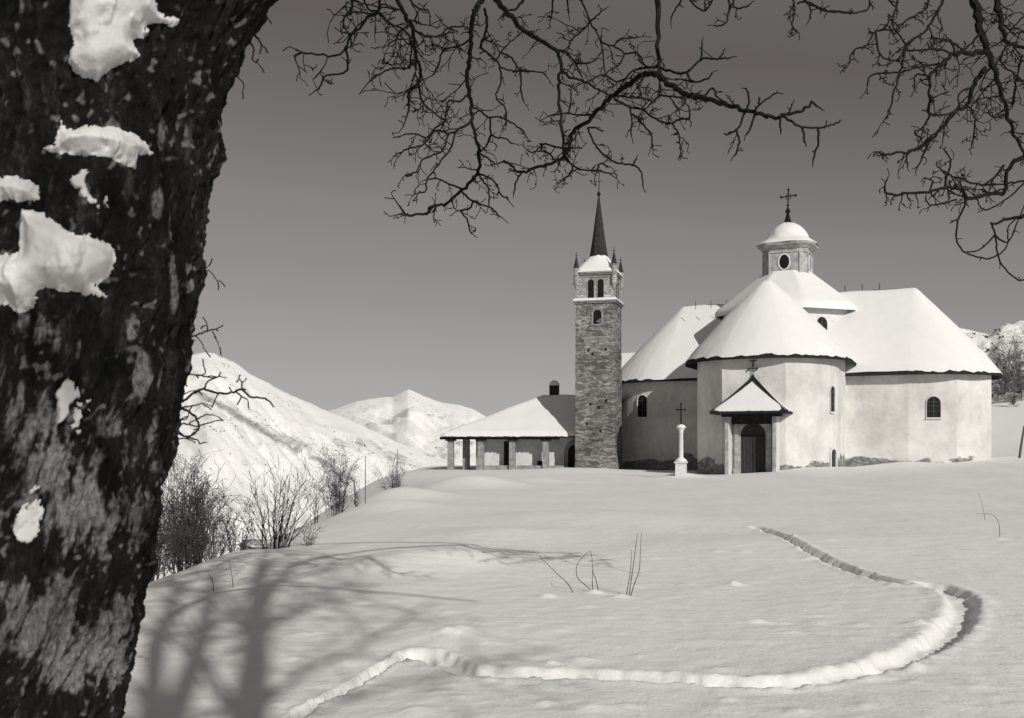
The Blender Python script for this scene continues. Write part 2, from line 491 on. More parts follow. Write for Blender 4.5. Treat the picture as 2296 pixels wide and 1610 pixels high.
th = np.concatenate([np.linspace(-180, -40, 40)[:-1], np.linspace(-40, -29, 30)[:-1], np.linspace(-29, 29.5, 330)[:-1], np.linspace(29.5, 42, 30)[:-1], np.linspace(42, 180, 40)])
rr = np.concatenate([np.linspace(0.05, 3.8, 14)[:-1], np.geomspace(3.8, 28, 440)[:-1], np.geomspace(28, 130, 150)[:-1], np.geomspace(130, 560, 40)])
A_, R_ = np.meshgrid(np.radians(th), rr)
GX, GY = (R_ * np.sin(A_)).ravel(), (R_ * np.cos(A_)).ravel()
GV = np.stack([GX, GY, ground_z(GX, GY)], -1)
g = raw_mesh('ground', GV, grid_faces(len(rr), len(th), flip=True), M['snow'])
tag(g, kind='structure')

# ------------------------------------------------------------------ mountains
def mountain(name, ridge, d_top, d_foot, z_foot, amp, seed, gullies=0.0, scrub_shade_lines=(), nx=260, ny=90, rough=1.0):
    xs = np.array([p[0] for p in ridge]); ys = np.array([p[1] for p in ridge])
    ux = np.linspace(xs[0], xs[-1], nx)
    uy = np.interp(ux, xs, ys)
    uy = uy + rough * (5 * fbm(ux * 0.02, ux * 0, seed, 4) + 1.5 * perlin(ux * 0.12, ux * 0, seed + 2))
    z_r = ZC - (uy - CY) / F * d_top
    T = np.linspace(-0.25, 1, ny)
    UX, TT = np.meshgrid(ux, T)
    ZR = np.tile(z_r, (ny, 1))
    D = np.where(TT < 0, d_top * (1 - TT * 0.8), d_top + (d_foot - d_top) * TT)
    prof = np.where(TT < 0, 1 + TT * 1.8, (1 - TT)**1.12)
    Z = z_foot + (ZR - z_foot) * prof
    XX = (UX - CX) / F * D
    env = np.clip(np.abs(TT) * 5, 0.0, 1) * np.clip((1 - TT) * 6, 0, 1)
    sc = d_top / 60.0
    n1 = fbm(XX / (sc * 6), D / (sc * 6), seed + 4, 5)
    Z = Z + amp * env * n1
    if gullies:
        q = (XX * 0.9 + D * 0.55) / (sc * 0.7)
        Z = Z - gullies * env * np.abs(perlin(q + 0.8 * n1, (D - XX) / (sc * 14), seed + 9))
    V = np.stack([XX, D, Z], -1)
    o = raw_mesh(name, V, grid_faces(ny, nx, flip=False), M['mountain'])
    sx = CX + F * XX / D; sy = CY - F * (Z - ZC) / D
    s = np.zeros(V.shape[:2])
    for pts, wd, st in scrub_shade_lines:
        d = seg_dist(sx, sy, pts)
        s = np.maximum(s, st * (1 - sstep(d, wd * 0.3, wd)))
    at = o.data.attributes.new('scrub', 'FLOAT', 'POINT')  # grey bands: scrub patches, plus shade painted along the left ravine
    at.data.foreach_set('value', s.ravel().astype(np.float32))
    tag(o, kind='structure')
    return V, sx, sy
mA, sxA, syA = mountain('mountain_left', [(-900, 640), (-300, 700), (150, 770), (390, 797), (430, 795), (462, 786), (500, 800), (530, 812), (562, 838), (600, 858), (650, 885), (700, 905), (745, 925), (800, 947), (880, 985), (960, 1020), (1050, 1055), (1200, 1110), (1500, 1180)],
    2300, 700, -260, 26, 3, 34, [([(440, 880), (520, 925), (590, 965), (650, 1005), (720, 1035), (790, 1075)], 11, 0.34), ([(640, 985), (690, 1010)], 22, 0.22), ([(760, 990), (830, 1000), (900, 1030)], 22, 0.17)], nx=420, ny=150)  # first band is the ravine crease's shade painted grey
mB, sxB, syB = mountain('mountain_centre', [(300, 980), (560, 950), (700, 930), (750, 918), (800, 899), (850, 891), (880, 890), (914, 872), (920, 873), (950, 888), (985, 901), (1030, 908), (1060, 917), (1095, 937), (1160, 960), (1300, 990), (1700, 1010)],
    4600, 2000, -250, 45, 17, 60, [], nx=420, ny=150, rough=0.3)
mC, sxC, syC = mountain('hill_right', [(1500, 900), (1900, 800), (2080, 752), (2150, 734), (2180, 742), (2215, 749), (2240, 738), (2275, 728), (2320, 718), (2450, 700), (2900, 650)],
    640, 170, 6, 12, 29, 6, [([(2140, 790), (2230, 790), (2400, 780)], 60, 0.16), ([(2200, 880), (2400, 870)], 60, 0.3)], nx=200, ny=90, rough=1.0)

# ------------------------------------------------------------------ church
rot = rad(24)
u2 = np.array([-math.sin(rot), -math.cos(rot)]); v2 = np.array([math.cos(rot), -math.sin(rot)])
U = Vector((u2[0], u2[1], 0)); Vv = Vector((v2[0], v2[1], 0))
O2 = np.array([24.2, 90.0])
ch_base = Vector((24.2, 90.0, 0.0))
church = empty('church', ch_base, 'white plastered pilgrimage church with deep snow on its rounded roofs and a domed lantern', 'church')
CW = [(-90, 6.0), (-56, 6.2), (-23, 6.45), (23, 6.45)] + [(23 + 67 * k / 12, 6.45 - 0.45 * k / 12) for k in range(1, 13)]
def poly_r(phi):
    p = []
    for d, r in CW: p.append((r * math.cos(rad(d)), r * math.sin(rad(d))))
    dx, dy = math.cos(rad(phi)), math.sin(rad(phi))
    for (x0, y0), (x1, y1) in zip(p[:-1], p[1:]):
        ex, ey = x1 - x0, y1 - y0
        den = dx * ey - dy * ex
        if abs(den) < 1e-9: continue
        t = (x0 * ey - y0 * ex) / den; s = (x0 * dy - y0 * dx) / den
        if t > 0 and -1e-6 <= s <= 1 + 1e-6: return t
    return 6.0
def lobe_path(L, extra, blend, n=36, Rs=1.0, a0=0.0):
    e = []; r = []
    side = 6.0 * Rs + extra
    for a in np.linspace(a0, L, 8)[:-1]: e.append((a, -side)); r.append((max(a, a0), 0))
    for k in range(n + 1):
        ph = -90 + 180 * k / n
        rr_ = (blend * poly_r(ph) + (1 - blend) * 6.05) * Rs + extra
        e.append((L + rr_ * math.cos(rad(ph)), rr_ * math.sin(rad(ph)))); r.append((L, 0))
    for a in np.linspace(L, a0, 8)[1:]: e.append((a, side)); r.append((a, 0))
    return np.array(e), np.array(r)
def lobe(ax, sd, L, ze, zr, Rs, seed, off=0.0):
    ax = np.array(ax); sd = np.array(sd)
    w2 = lambda q: O2[None, :] + q[:, :1] * ax[None] + (q[:, 1:2] + off) * sd[None]
    # walls: polygonal apse
    mb = MB()
    pl = [(0, -6.0 * Rs)] + [(L + r * Rs * math.cos(rad(d)), r * Rs * math.sin(rad(d))) for d, r in CW] + [(0, 6.0 * Rs)]
    pw = w2(np.array(pl))
    for i in range(len(pw) - 1):
        seg = 2
        for k in range(seg):
            p, q = pw[i] + (pw[i + 1] - pw[i]) * k / seg, pw[i] + (pw[i + 1] - pw[i]) * (k + 1) / seg
            mb.add([V3(p, -2.5), V3(q, -2.5), V3(q, ze + 0.45), V3(p, ze + 0.45)], [(0, 1, 2, 3)])
    # roof boards
    E, R = lobe_path(L, 0.80, 0.25, Rs=Rs)
    Ew, Rw = w2(E), w2(R)
    n = len(E)
    rows = []
    rows.append((1.0, -0.05)); rows.append((0.0, 0.0)); rows.append((0.0, -0.17)); rows.append((0.17, -0.22)); 
    V = []
    for t, dz in rows:
        p = Ew * (1 - t) + Rw * t
        z = np.full(n, ze + (zr - ze) * t + dz)
        V.append(np.column_stack([p, z]))
    # snow blanket
    ts = np.concatenate([[0.0, 0.004, 0.012, 0.028, 0.05, 0.09], np.linspace(0.13, 1, 22)])
    E2, R2 = lobe_path(L, 0.83, 0.22, n=110, Rs=Rs)
    Ew2, Rw2 = w2(E2), w2(R2)
    # resample straights more finely through arc noise only
    n2 = len(E2)
    arc = np.concatenate([[0], np.cumsum(np.hypot(*(Ew2[1:] - Ew2[:-1]).T))])
    edge = 0.016 * np.clip(fbm(arc * 0.7, arc * 0, seed, 6, 2.3, 0.65) * 2.0 + 0.1, -0.6, 1.6)
    SV = []
    for t in ts:
        tt = np.minimum(1.0, t + np.maximum(edge, -0.012) * (1 - t)**6)
        p = Ew2 * (1 - tt)[:, None] + Rw2 * tt[:, None]
        thick = 0.05 + 0.15 * min(1.0, t / 0.10)
        nz = 0.10 * fbm(p[:, 0] * 0.3, p[:, 1] * 0.3, seed + 5, 4) * min(1, t * 8) + 0.012 * perlin(p[:, 0] * 3, p[:, 1] * 3, seed + 6)
        rnd = -0.28 * max(0, (t - 0.93) / 0.07)**2
        sag = 0.16 * math.sin(math.pi * min(1, t))
        z = ze + (zr - ze) * tt + 0.012 + thick + nz + rnd + sag * min(1, t * 5)
        SV.append(np.column_stack([p, z]))
    return mb, np.array(V), np.array(SV)
walls = MB()
FR = 0.92            # the front arm is a little narrower
for ax, sd, L_, ze, zr, Rs, seed, off in ((u2, v2, 10.3, 8.24, 14.8, FR, 61, 0.0), (v2, -u2, 10.2, 7.4, 15.0, 1.0, 73, 0.0), (-v2, u2, 9.9, 7.55, 14.95, 1.04, 87, -3.0)):
    mb, RV, SV = lobe(ax, sd, L_, ze, zr, Rs, seed, off)
    k = len(walls.v); walls.v += mb.v; walls.f += [tuple(i + k for i in f) for f in mb.f]
    rf = raw_mesh('roof', RV, grid_faces(RV.shape[0], RV.shape[1]), M['dark_wood'], church, False)
    raw_mesh('snow_cover', SV, grid_faces(SV.shape[0], SV.shape[1]), M['roof_snow'], rf, True)
# sacristy at the back left, half hidden by the bell tower
def w3(a, b, z): return Vector((O2[0] + u2[0] * a + v2[0] * b, O2[1] + u2[1] * a + v2[1] * b, z))
walls.box(w3(-3.4, -14.5, 2.4), U, Vv, UP, 4.2, 2.6, 4.9)
walls.build('wall', M['plaster'], church)
def gable(name, a0, a1, b0, b1, ze, zr, hip, parent, th=0.14, sn=0.28):
    am = (a0 + a1) / 2
    mb = MB()
    r0 = w3(am, b0 + hip, zr); r1 = w3(am, b1, zr)
    c = [w3(a0, b0, ze), w3(a0, b1, ze), w3(a1, b1, ze), w3(a1, b0, ze)]
    d = Vector((0, 0, th))
    mb.add([c[0], c[1], r1, r0, c[2], c[3]] + [c[0] - d, c[1] - d, c[2] - d, c[3] - d], [(0, 3, 2, 1), (3, 5, 4, 2), (0, 5, 3), (0, 1, 7, 6), (5, 9, 8, 4), (0, 6, 9, 5), (6, 7, 8, 9), (1, 2, 4, 8, 7)])
    o = mb.build(name, M['dark_wood'], parent)
    s = Vector((0, 0, sn))
    m2 = MB()
    m2.add([c[0] + d * .1, c[1] + d * .1, r1 + s, r0 + s, c[2] + d * .1, c[3] + d * .1, c[0].lerp(r0, .06) + s, c[1].lerp(r1, .06) + s, c[2].lerp(r1, .06) + s, c[3].lerp(r0, .06) + s],
           [(6, 3, 2, 7), (3, 9, 8, 2), (6, 9, 3), (0, 6, 7, 1), (9, 5, 4, 8), (0, 5, 9, 6)])
    m2.build('snow_cover', M['roof_snow'], o)
    return o
gable('roof', 1.5, -8.3, -17.6, -10.5, 7.4, 10.45, 0.0, church)

# octagonal drum between the arms with its own low roof
drum = MB()
def octa(r, z, n=8, off=22.5):
    return [w3(r / math.cos(rad(22.5)) * math.cos(rad(off + 45 * k)), r / math.cos(rad(22.5)) * math.sin(rad(off + 45 * k)), z) for k in range(n)]
a, b = octa(5.2, 7.5), octa(5.2, 13.2)
a, b = octa(5.2, 7.5), octa(5.2, 13.5)
drum.add(a + b, [(k, (k + 1) % 8, 8 + (k + 1) % 8, 8 + k) for k in range(8)])
drum_o = drum.build('drum', M['white_stone'], church)
pr = MB()
e0, e1, tp = octa(5.75, 13.2), octa(5.75, 13.1), octa(1.95, 16.45)
e2 = octa(5.1, 13.15)
pr.add(tp + e0 + e1 + e2, [(8 * i + k, 8 * (i + 1) + k, 8 * (i + 1) + (k + 1) % 8, 8 * i + (k + 1) % 8) for i in range(3) for k in range(8)])
pr_o = pr.build('roof', M['dark_wood'], church)
rows = []
nk = 96
for t in [-.02, 0, .01, .03, .07, .12, .2, .3, .4, .5, .6, .7, .8, .9, 1.0]:
    row = []
    for k in range(nk):
        an = rad(360 * k / nk)
        seg = ((math.degrees(an) + 22.5) % 45) - 22.5
        ro = 1 / math.cos(rad(seg)) * math.cos(rad(22.5)) / math.cos(rad(22.5))
        re = 5.9 * ro; rt = 2.0 * ro
        nn = float(perlin(np.array([math.cos(an) * 2.5 + 3]), np.array([math.sin(an) * 2.5 + t * 1.2]), 4)[0])
        r_ = re + (rt - re) * max(0, t) - (0.06 * max(0, nn) if t < 0.02 else 0)
        z_ = 13.14 + 3.33 * t + 0.10 + 0.22 * min(1, math.sqrt(max(0, t) / .07)) + 0.05 * nn * min(1, max(0, t) * 6) - (0.16 if t < 0 else 0)
        row.append(w3(r_ * math.cos(an), r_ * math.sin(an), z_))
    rows.append([tuple(p) for p in row])
rows = np.array(rows)
raw_mesh('snow_cover', rows, grid_faces(len(rows), nk, wrap=True, flip=True), M['roof_snow'], pr_o, True)

def window(parent, c, nrm, w, h, frame=0.12, fmat=None, proud=0.06, bars=True, pointed=0.0, fname='window', glass=None, gdepth=0.012):
    """c: sill centre on the wall face; glass sits a little in front of the wall, the surround stands further out"""
    nrm = nrm.normalized(); right = UP.cross(nrm).normalized()
    mb = MB(); mb.prism(arch(c - nrm * 0.05, right, w, h, pointed=pointed), nrm * (0.05 + gdepth))
    o = mb.build(fname, glass or M['glass'], parent)
    m2 = MB()
    A = arch(c - nrm * 0.05, right, w, h, pointed=pointed); B = arch(c - nrm * 0.05, right, w, h, grow=frame, pointed=pointed)
    m2.ring(A, B, nrm * (0.05 + proud))
    m2.box(c + nrm * (proud * 0.6) - UP * 0.07, right, nrm, UP, w / 2 + frame * 1.2, proud * 0.75, 0.068)
    m2.build('window_frame', fmat or M['plaster'], o)
    if bars:
        m3 = MB()
        m3.box(c + nrm * (gdepth + 0.012) + UP * (h * 0.47), right, nrm, UP, 0.02, 0.011, h * 0.46)
        for q in (0.3, 0.55, 0.75): m3.box(c + nrm * (gdepth + 0.01) + UP * (h * q), right, nrm, UP, w * 0.48, 0.008, 0.015)
        m3.build('window_bars', M['post'], o)
    return o
def facet_hit(ax, sd, L, Rs, x_disp, k, off=0.0):
    """point on facet k of an apse under picture column x, and the facet's normal"""
    pl = [(L + r * Rs * math.cos(rad(d)), r * Rs * math.sin(rad(d))) for d, r in CW]
    pl = [(0, pl[0][1])] + pl + [(0, pl[-1][1])]
    p = O2 + pl[k][0] * ax + (pl[k][1] + off) * sd; q = O2 + pl[k + 1][0] * ax + (pl[k + 1][1] + off) * sd
    m = (x_disp - CX) / F
    t = (m * p[1] - p[0]) / ((q[0] - p[0]) - m * (q[1] - p[1]))
    h = p + (q - p) * t
    d = q - p; nn = np.array([d[1], -d[0]])
    if nn @ (h - (O2 + L * 0.6 * ax + off * sd)) < 0: nn = -nn
    return h, Vector((nn[0], nn[1], 0)).normalized()
def z_at(y, Y): return ZC - (y - CY) / F * Y
# arched windows of the three arms
for ax, sd, L_, Rs, off, x, y0, y1, wpx, fr in ((u2, v2, 10.3, FR, 0.0, 1865, 923, 866, 11, .05), (v2, -u2, 10.2, 1.0, 0.0, 2093, 936, 889, 29, .05), (-v2, u2, 9.9, 1.04, -3.0, 1441, 935, 886, 21, .06)):
    best = None
    for kk in range(len(CW) + 1):
        h, nn = facet_hit(ax, sd, L_, Rs, x, kk, off)
        pl = [(L_ + r * Rs * math.cos(rad(d)), r * Rs * math.sin(rad(d))) for d, r in CW]
        pl = [(0, pl[0][1])] + pl + [(0, pl[-1][1])]
        p = O2 + pl[kk][0] * ax + (pl[kk][1] + off) * sd; q = O2 + pl[kk + 1][0] * ax + (pl[kk + 1][1] + off) * sd
        t = np.dot(h - p, q - p) / np.dot(q - p, q - p)
        if 0 <= t <= 1 and (best is None or h[1] < best[0][1]): best = (h, nn)
    h, nn = best
    view = Vector((-h[0], -h[1], 0)).normalized()
    w = wpx / F * h[1] / max(0.6, view.dot(nn))
    zz0, zz1 = z_at(y0, h[1]), z_at(y1, h[1])
    window(church, V3(h, zz0), nn, min(w, 1.25), zz1 - zz0, fr, M['plaster'], 0.10, gdepth=0.02)
# low arched side door on the right of the front apse
best = None
for kk in range(4, len(CW)):
    h, nn = facet_hit(u2, v2, 10.3, FR, 1867, kk, 0.0)
    pq = [O2 + (10.3 + CW[e][1] * FR * math.cos(rad(CW[e][0]))) * u2 + (0.0 + CW[e][1] * FR * math.sin(rad(CW[e][0]))) * v2 for e in (kk - 1, kk)]
    p, q = pq
    t = np.dot(h - p, q - p) / np.dot(q - p, q - p)
    if 0 <= t <= 1: best = (h, nn)
h, nn = best
window(church, V3(h, z_at(1058, h[1])), nn, 0.72, z_at(1007, h[1]) - z_at(1058, h[1]), 0.16, M['white_stone'], 0.12, False, fname='side_door', glass=M['door'])
# dormer window in the drum face
dc = w3(5.2 * math.cos(rad(45)) + .3, 5.2 * math.sin(rad(45)) - .3, 10.35)
window(church, dc, (U + Vv).normalized(), 1.05, 2.05, 0.10, M['white_stone'], 0.05)

# lantern on top: chamfered square with oval openings, cornice, snowy dome, cross
lan = MB()
def chsq(h, c, z):
    q = [(h, -c), (h, c), (c, h), (-c, h), (-h, c), (-h, -c), (-c, -h), (c, -h)]
    return [w3(a, b, z) for a, b in q]
def stack(mb, secs):
    k = len(secs)
    vs = sum(secs, [])
    mb.add(vs, [(8 * i + j, 8 * i + (j + 1) % 8, 8 * (i + 1) + (j + 1) % 8, 8 * (i + 1) + j) for i in range(k - 1) for j in range(8)] + [tuple(range(8))[::-1], tuple(8 * (k - 1) + j for j in range(8))])
stack(lan, [chsq(1.9, 1.28, 15.8), chsq(1.9, 1.28, 18.75)])
lan_o = lan.build('lantern', M['stone'], church)
co = MB()
stack(co, [chsq(1.98, 1.34, 18.35), chsq(1.98, 1.34, 18.45)])
stack(co, [chsq(1.98, 1.33, 18.72), chsq(2.15, 1.42, 18.86), chsq(2.38, 1.56, 19.0), chsq(2.45, 1.6, 19.2)])
for q in range(8):
    A = chsq(1.9, 1.28, 0); p = A[q]
    d = (p - w3(0, 0, 0)).normalized()
    co.tube([p + UP * 16.2 + d * 0.0, p + UP * 18.4 + d * 0.0], 0.075, 6)
co.build('cornice', M['stone'], lan_o)
for (n_, h_) in ((U, 1.9), (Vv, 1.9)):
    right = UP.cross(n_).normalized()
    c = w3(0, 0, 17.55) + n_ * (h_ + 0.0)
    el = lambda g: [c - n_ * 0.04 + right * ((0.42 + g) * math.cos(rad(15 * i))) + UP * ((0.62 + g) * math.sin(rad(15 * i))) for i in range(24)]
    m1 = MB(); m1.prism(el(0), n_ * 0.055); 
    wo = m1.build('oval_opening', M['glass'], lan_o)
    # moulded rim
    m2 = MB(); e_ = el(0.0); e_2 = el(0.13)
    m2.ring(e_ + [e_[0]], e_2 + [e_2[0]], n_ * 0.10); k0 = None
    m2.build('oval_rim', M['white_stone'], lan_o)
dm = []
nk = 72
prof = [(2.50, 19.21), (2.42, 19.33), (2.25, 19.44), (2.0, 19.6), (1.85, 19.82), (1.72, 20.1), (1.55, 20.4), (1.30, 20.7), (1.0, 20.95), (0.65, 21.15), (0.3, 21.28), (0.02, 21.32)]
for i, (r, z) in enumerate(prof):
    row = []
    for k in range(nk):
        an = 2 * math.pi * k / nk
        # square-ish eave plan
        s = 1 / max(abs(math.cos(an)), abs(math.sin(an)), (abs(math.cos(an)) + abs(math.sin(an))) / 1.65)
        s = s * 0.5 + 0.5 * 1.05 if i < 4 else 1.0
        nn = float(perlin(np.array([math.cos(an) * 2 + 9]), np.array([math.sin(an) * 2 + z * 1.3]), 14)[0])
        rr_ = r * s * (1 + 0.05 * nn)
        row.append(tuple(w3(rr_ * math.cos(an), rr_ * math.sin(an), z + 0.05 * nn)))
    dm.append(row)
dm = np.array(dm)
raw_mesh('dome_snow', dm, grid_faces(len(dm), nk, wrap=True, flip=True), M['roof_snow'], lan_o, True)
ft = MB()
ct = w3(0, 0, 21.2)
ft.lathe(ct, [(0.42, -0.1), (0.25, 0.35), (0.12, 0.9), (0.2, 1.0), (0.24, 1.12), (0.14, 1.25), (0.07, 1.4)], 10)
tilt = Vv * 0.05
ft.tube([ct + UP * 1.3, ct + UP * 2.95 + tilt], 0.055, 6)
ft.lathe(ct + UP * 1.62 + tilt * .3, [(0.03, -.12), (0.13, 0), (0.03, .12)], 8)
cc = ct + UP * 2.38 + tilt
ft.tube([cc - Vv * 0.62 + UP * -0.02, cc + Vv * 0.62 + UP * 0.06], 0.055, 6)
for q, d in ((cc - Vv * 0.62, Vv), (cc + Vv * 0.62 + UP * .05, Vv), (cc + UP * 0.6, UP)):
    ft.lathe(q - UP * 0.0, [(0.02, -.14), (0.13, 0), (0.02, .14)], 8)
for s1 in (-1, 1):
    for s2 in (-1, 1): ft.tube([cc + Vv * .18 * s1 + UP * .0, cc + Vv * .2 * s1 + UP * .2 * s2, cc + UP * .22 * s2], 0.03, 5)
ft.build('cross', M['iron'], lan_o)
# small spikes on the ridges
for b_, z_ in ((4.8, 15.0), (6.2, 15.0), (7.6, 15.0), (-5.4, 14.35), (-6.8, 14.35), (-8.2, 14.35)):
    sp = MB(); sp.tube([w3(0, b_, z_ - .2), w3(0, b_, z_ + 0.5)], 0.03, 4); sp.build('ridge_spike', M['iron'], church)

# porch over the portal
C2 = O2 + 10.3 * u2
def c3(a, b, z): return Vector((C2[0] + u2[0] * a + v2[0] * b, C2[1] + u2[1] * a + v2[1] * b, z))
FA = 6.45 * FR * math.cos(rad(23))            # the front facet
pw_ = MB()
for s in (-1, 1):
    pw_.box(c3(FA + 0.55, s * 1.72, 1.4), U, Vv, UP, 0.56, 0.17, 2.7)
pw_.box(c3(FA + 0.55, 0, 4.22), U, Vv, UP, 0.55, 1.545, 0.16)
pw_.build('porch_wall', M['white_stone'], church)
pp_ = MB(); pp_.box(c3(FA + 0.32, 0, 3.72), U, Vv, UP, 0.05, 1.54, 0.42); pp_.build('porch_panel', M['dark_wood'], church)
fr = MB()
dn = U
A = arch(c3(FA - 0.05, 0, -0.75), Vv, 1.84, 4.15, 14); B = [c3(FA - .05, -1.54, -0.75)]
n_ = len(A)
# stone facing round the arch, out to the porch walls
outl = []
for i, p in enumerate(A):
    loc = p - c3(FA - 0.05, 0, -0.75)
    x = loc.dot(Vv); z = loc.z
    if i == 0: outl.append((-1.53, 0.0))
    elif i == n_ - 1: outl.append((1.53, 0.0))
    else:
        an = math.atan2(z - (4.15 - .92), x)
        k_ = min(1.53 / max(abs(math.cos(an)), 1e-6), 1.1 / max(abs(math.sin(an)), 1e-6))
        outl.append((k_ * math.cos(an), 4.15 - .92 + k_ * math.sin(an)))
Bp = [c3(FA - .05, x, -0.75 + z) for x, z in outl]
fr.ring(A, Bp, U * 0.17)
fr.build('portal_surround', M['stone'], church)
pil = MB()
for s in (-1, 1):
    pil.box(c3(FA + 0.19, s * 1.2, 1.3), U, Vv, UP, 0.07, 0.13, 2.0)
    pil.box(c3(FA + 0.2, s * 1.2, 3.38), U, Vv, UP, 0.10, 0.19, 0.08)
    pil.box(c3(FA + 0.2, s * 1.2, -0.35), U, Vv, UP, 0.12, 0.2, 0.35)
    pil.box(c3(FA + 1.17, s * 1.72, 1.2), U, Vv, UP, 0.06, 0.11, 2.5)
pil.box(c3(FA + 0.17, 0, 3.5), U, Vv, UP, 0.09, 0.14, 0.2)
pil.build('pilasters', M['stone'], church)
bm_ = MB()
bm_.box(c3(FA + 1.25, 0, 3.98), U, Vv, UP, 0.1, 2.05, 0.16)
for s in (-1, 1): bm_.box(c3(FA + 0.6, s * 2.02, 3.98), U, Vv, UP, 0.6, 0.09, 0.12)
bm_.build('porch_beam', M['dark_wood'], church)
dr = MB()
dr.prism(arch(c3(FA - 0.06, 0, -0.75), Vv, 1.84, 4.15, 14), U * 0.075)
dr_o = dr.build('door', M['door'], church)
dl = MB()
for i in range(-3, 4):
    if i: dl.box(c3(FA + 0.02, i * 0.25, 0.85), U, Vv, UP, 0.012, 0.012, 1.58)
dl.box(c3(FA + 0.025, 0, 0.85), U, Vv, UP, 0.025, 0.04, 1.58)
dl.box(c3(FA + 0.03, 0, 2.48), U, Vv, UP, 0.03, 0.9, 0.06)
dl.build('door_battens', M['dark_wood'], dr_o)
# pavilion roof of the porch: flared hips, snow between them
def porch_roof(dz, shrink, mat, name, parent, nz=0.0):
    ap = (FA + 0.15, 0.0, 6.55 + dz)
    cor = [(FA + 2.0 - shrink, -2.8 + shrink), (FA + 2.0 - shrink, 2.8 - shrink), (FA - 0.55, 2.8 - shrink), (FA - 0.55, -2.8 + shrink)]
    N = 14; K = 18
    rows = []
    for i in range(N + 1):
        t = i / N
        zz = 4.16 + dz + (ap[2] - 4.16 - dz) * (0.85 * t + 0.15 * t * t)
        row = []
        for e in range(3):
            (a0, b0), (a1, b1) = cor[(e + 3) % 4], cor[(e + 4) % 4]
            for k in range(K):
                s = k / K
                a_, b_ = a0 + (a1 - a0) * s, b0 + (b1 - b0) * s
                a_ += (ap[0] - a_) * t; b_ += (ap[1] - b_) * t
                z2 = zz
                if nz:
                    z2 += nz * float(perlin(np.array([a_ * 2]), np.array([b_ * 2]), 77)[0])
                    z2 += 0.10 * min(1, t * 9) * min(1, 6 * s * (1 - s)) * (1 - t)
                row.append(tuple(c3(a_, b_, z2)))
        a_, b_ = cor[2]; row.append(tuple(c3(a_ + (ap[0] - a_) * t, b_ + (ap[1] - b_) * t, zz)))
        rows.append(row)
    rows = np.array(rows)
    return rows
rows = porch_roof(0, 0, None, '', None)
low = rows[0].copy(); low[:, 2] -= 0.13
inn = low.copy(); cen = np.array(c3(FA + 0.6, 0, 4.05)); inn = cen + (inn - cen) * 0.6; inn[:, 2] = 4.06
pr2 = np.concatenate([inn[None], low[None], rows])
pro = raw_mesh('porch_roof', pr2, grid_faces(pr2.shape[0], pr2.shape[1]), M['dark_wood'], church, False)
rows = porch_roof(0.05, 0.05, None, '', None, 0.05)
raw_mesh('snow_cover', rows, grid_faces(rows.shape[0], rows.shape[1]), M['roof_snow'], pro, True)
hp = MB()
apx = c3(FA + 0.15, 0, 6.75)
for b_ in (-2.83, 2.83):
    pts = []
    for i in range(9):
        t = i / 8
        pts.append(c3(FA + 2.0 + (0.15 - 2.0) * t, b_ * (1 - t), 4.2 + (6.68 - 4.2) * (0.85 * t + 0.15 * t * t)))
        q = pts[-1]
    hp.tube(pts, [0.03 + 0.12 * min(1, max(0, (i - 2.0)) / 5) for i in range(9)], 5)
    pts = []
hp.build('hip_ridge', M['dark_wood'], pro)
pc = MB()
pc.lathe(apx - UP * .1, [(0.16, -.1), (0.1, .2), (0.05, .3)], 8)
pc.tube([apx, apx + UP * 1.15], 0.035, 5)
pc.tube([apx + UP * .62 - Vv * .32, apx + UP * .62 + Vv * .32], 0.035, 5)
for q in (-.3, .3): pc.lathe(apx + UP * .62 + Vv * q, [(0.01, -.1), (0.09, 0), (0.01, .1)], 6)
pc.lathe(apx + UP * .9, [(0.01, -.1), (0.09, 0), (0.01, .1)], 6)
ck = apx + UP * 1.2
pc.tube([ck - Vv * .3 + UP * .12, ck - Vv * .22, ck, ck + Vv * .2 + UP * .03, ck + Vv * .28 + UP * .15], [.01, .035, .05, .04, .02], 5)
pc.build('weathercock_cross', M['iron'], pro)

# ------------------------------------------------------------------ bell tower
rt = rad(16)
tu = Vector((-math.sin(rt), -math.cos(rt), 0)); tv = Vector((math.cos(rt), -math.sin(rt), 0))
HW = 1.70
tc = P(1334, 1000, 88.0); tc = Vector((tc.x, tc.y, 0)) - tu * HW
tower = empty('bell_tower', (tc.x, tc.y, -0.5), 'slender dark stone bell tower with pinnacles and a thin pointed spire', 'bell tower')
def t3(a, b, z): return tc + tu * a + tv * b + UP * z
TB = 13.98
sh = MB()
nlev = 40
def ring4(h, z, j=0.0):
    pts = []
    q = [(1, -1), (1, 1), (-1, 1), (-1, -1)]
    for e in range(4):
        (a0, b0), (a1, b1) = q[e], q[(e + 1) % 4]
        for k in range(8):
            s = k / 8
            jj = random.uniform(-j, j)
            pts.append(t3((a0 + (a1 - a0) * s) * (h + jj), (b0 + (b1 - b0) * s) * (h + jj), z))
    return pts
secs = [ring4(HW * (1.03 - 0.03 * i / nlev), -2.0 + (TB + 2.0) * i / nlev, 0.022) for i in range(nlev + 1)]
sh.add(sum(secs, []), [(32 * i + j, 32 * i + (j + 1) % 32, 32 * (i + 1) + (j + 1) % 32, 32 * (i + 1) + j) for i in range(nlev) for j in range(32)])
shaft = sh.build('shaft', M['rubble'], tower)
def slab(mb, h, z0, z1, top=None):
    mb.box(t3(0, 0, (z0 + z1) / 2), tu, tv, UP, h, h, (z1 - z0) / 2)
sc_ = MB(); slab(sc_, HW + .14, TB - 0.02, TB + 0.1); slab(sc_, HW + 0.24, TB + 0.1, TB + 0.22)
strg = sc_.build('string_course', M['grey_stone'], tower)
ss = MB(); ss.box(t3(0, 0, TB + 0.32), tu, tv, UP, HW + .23, HW + .23, 0.10, 0.93)
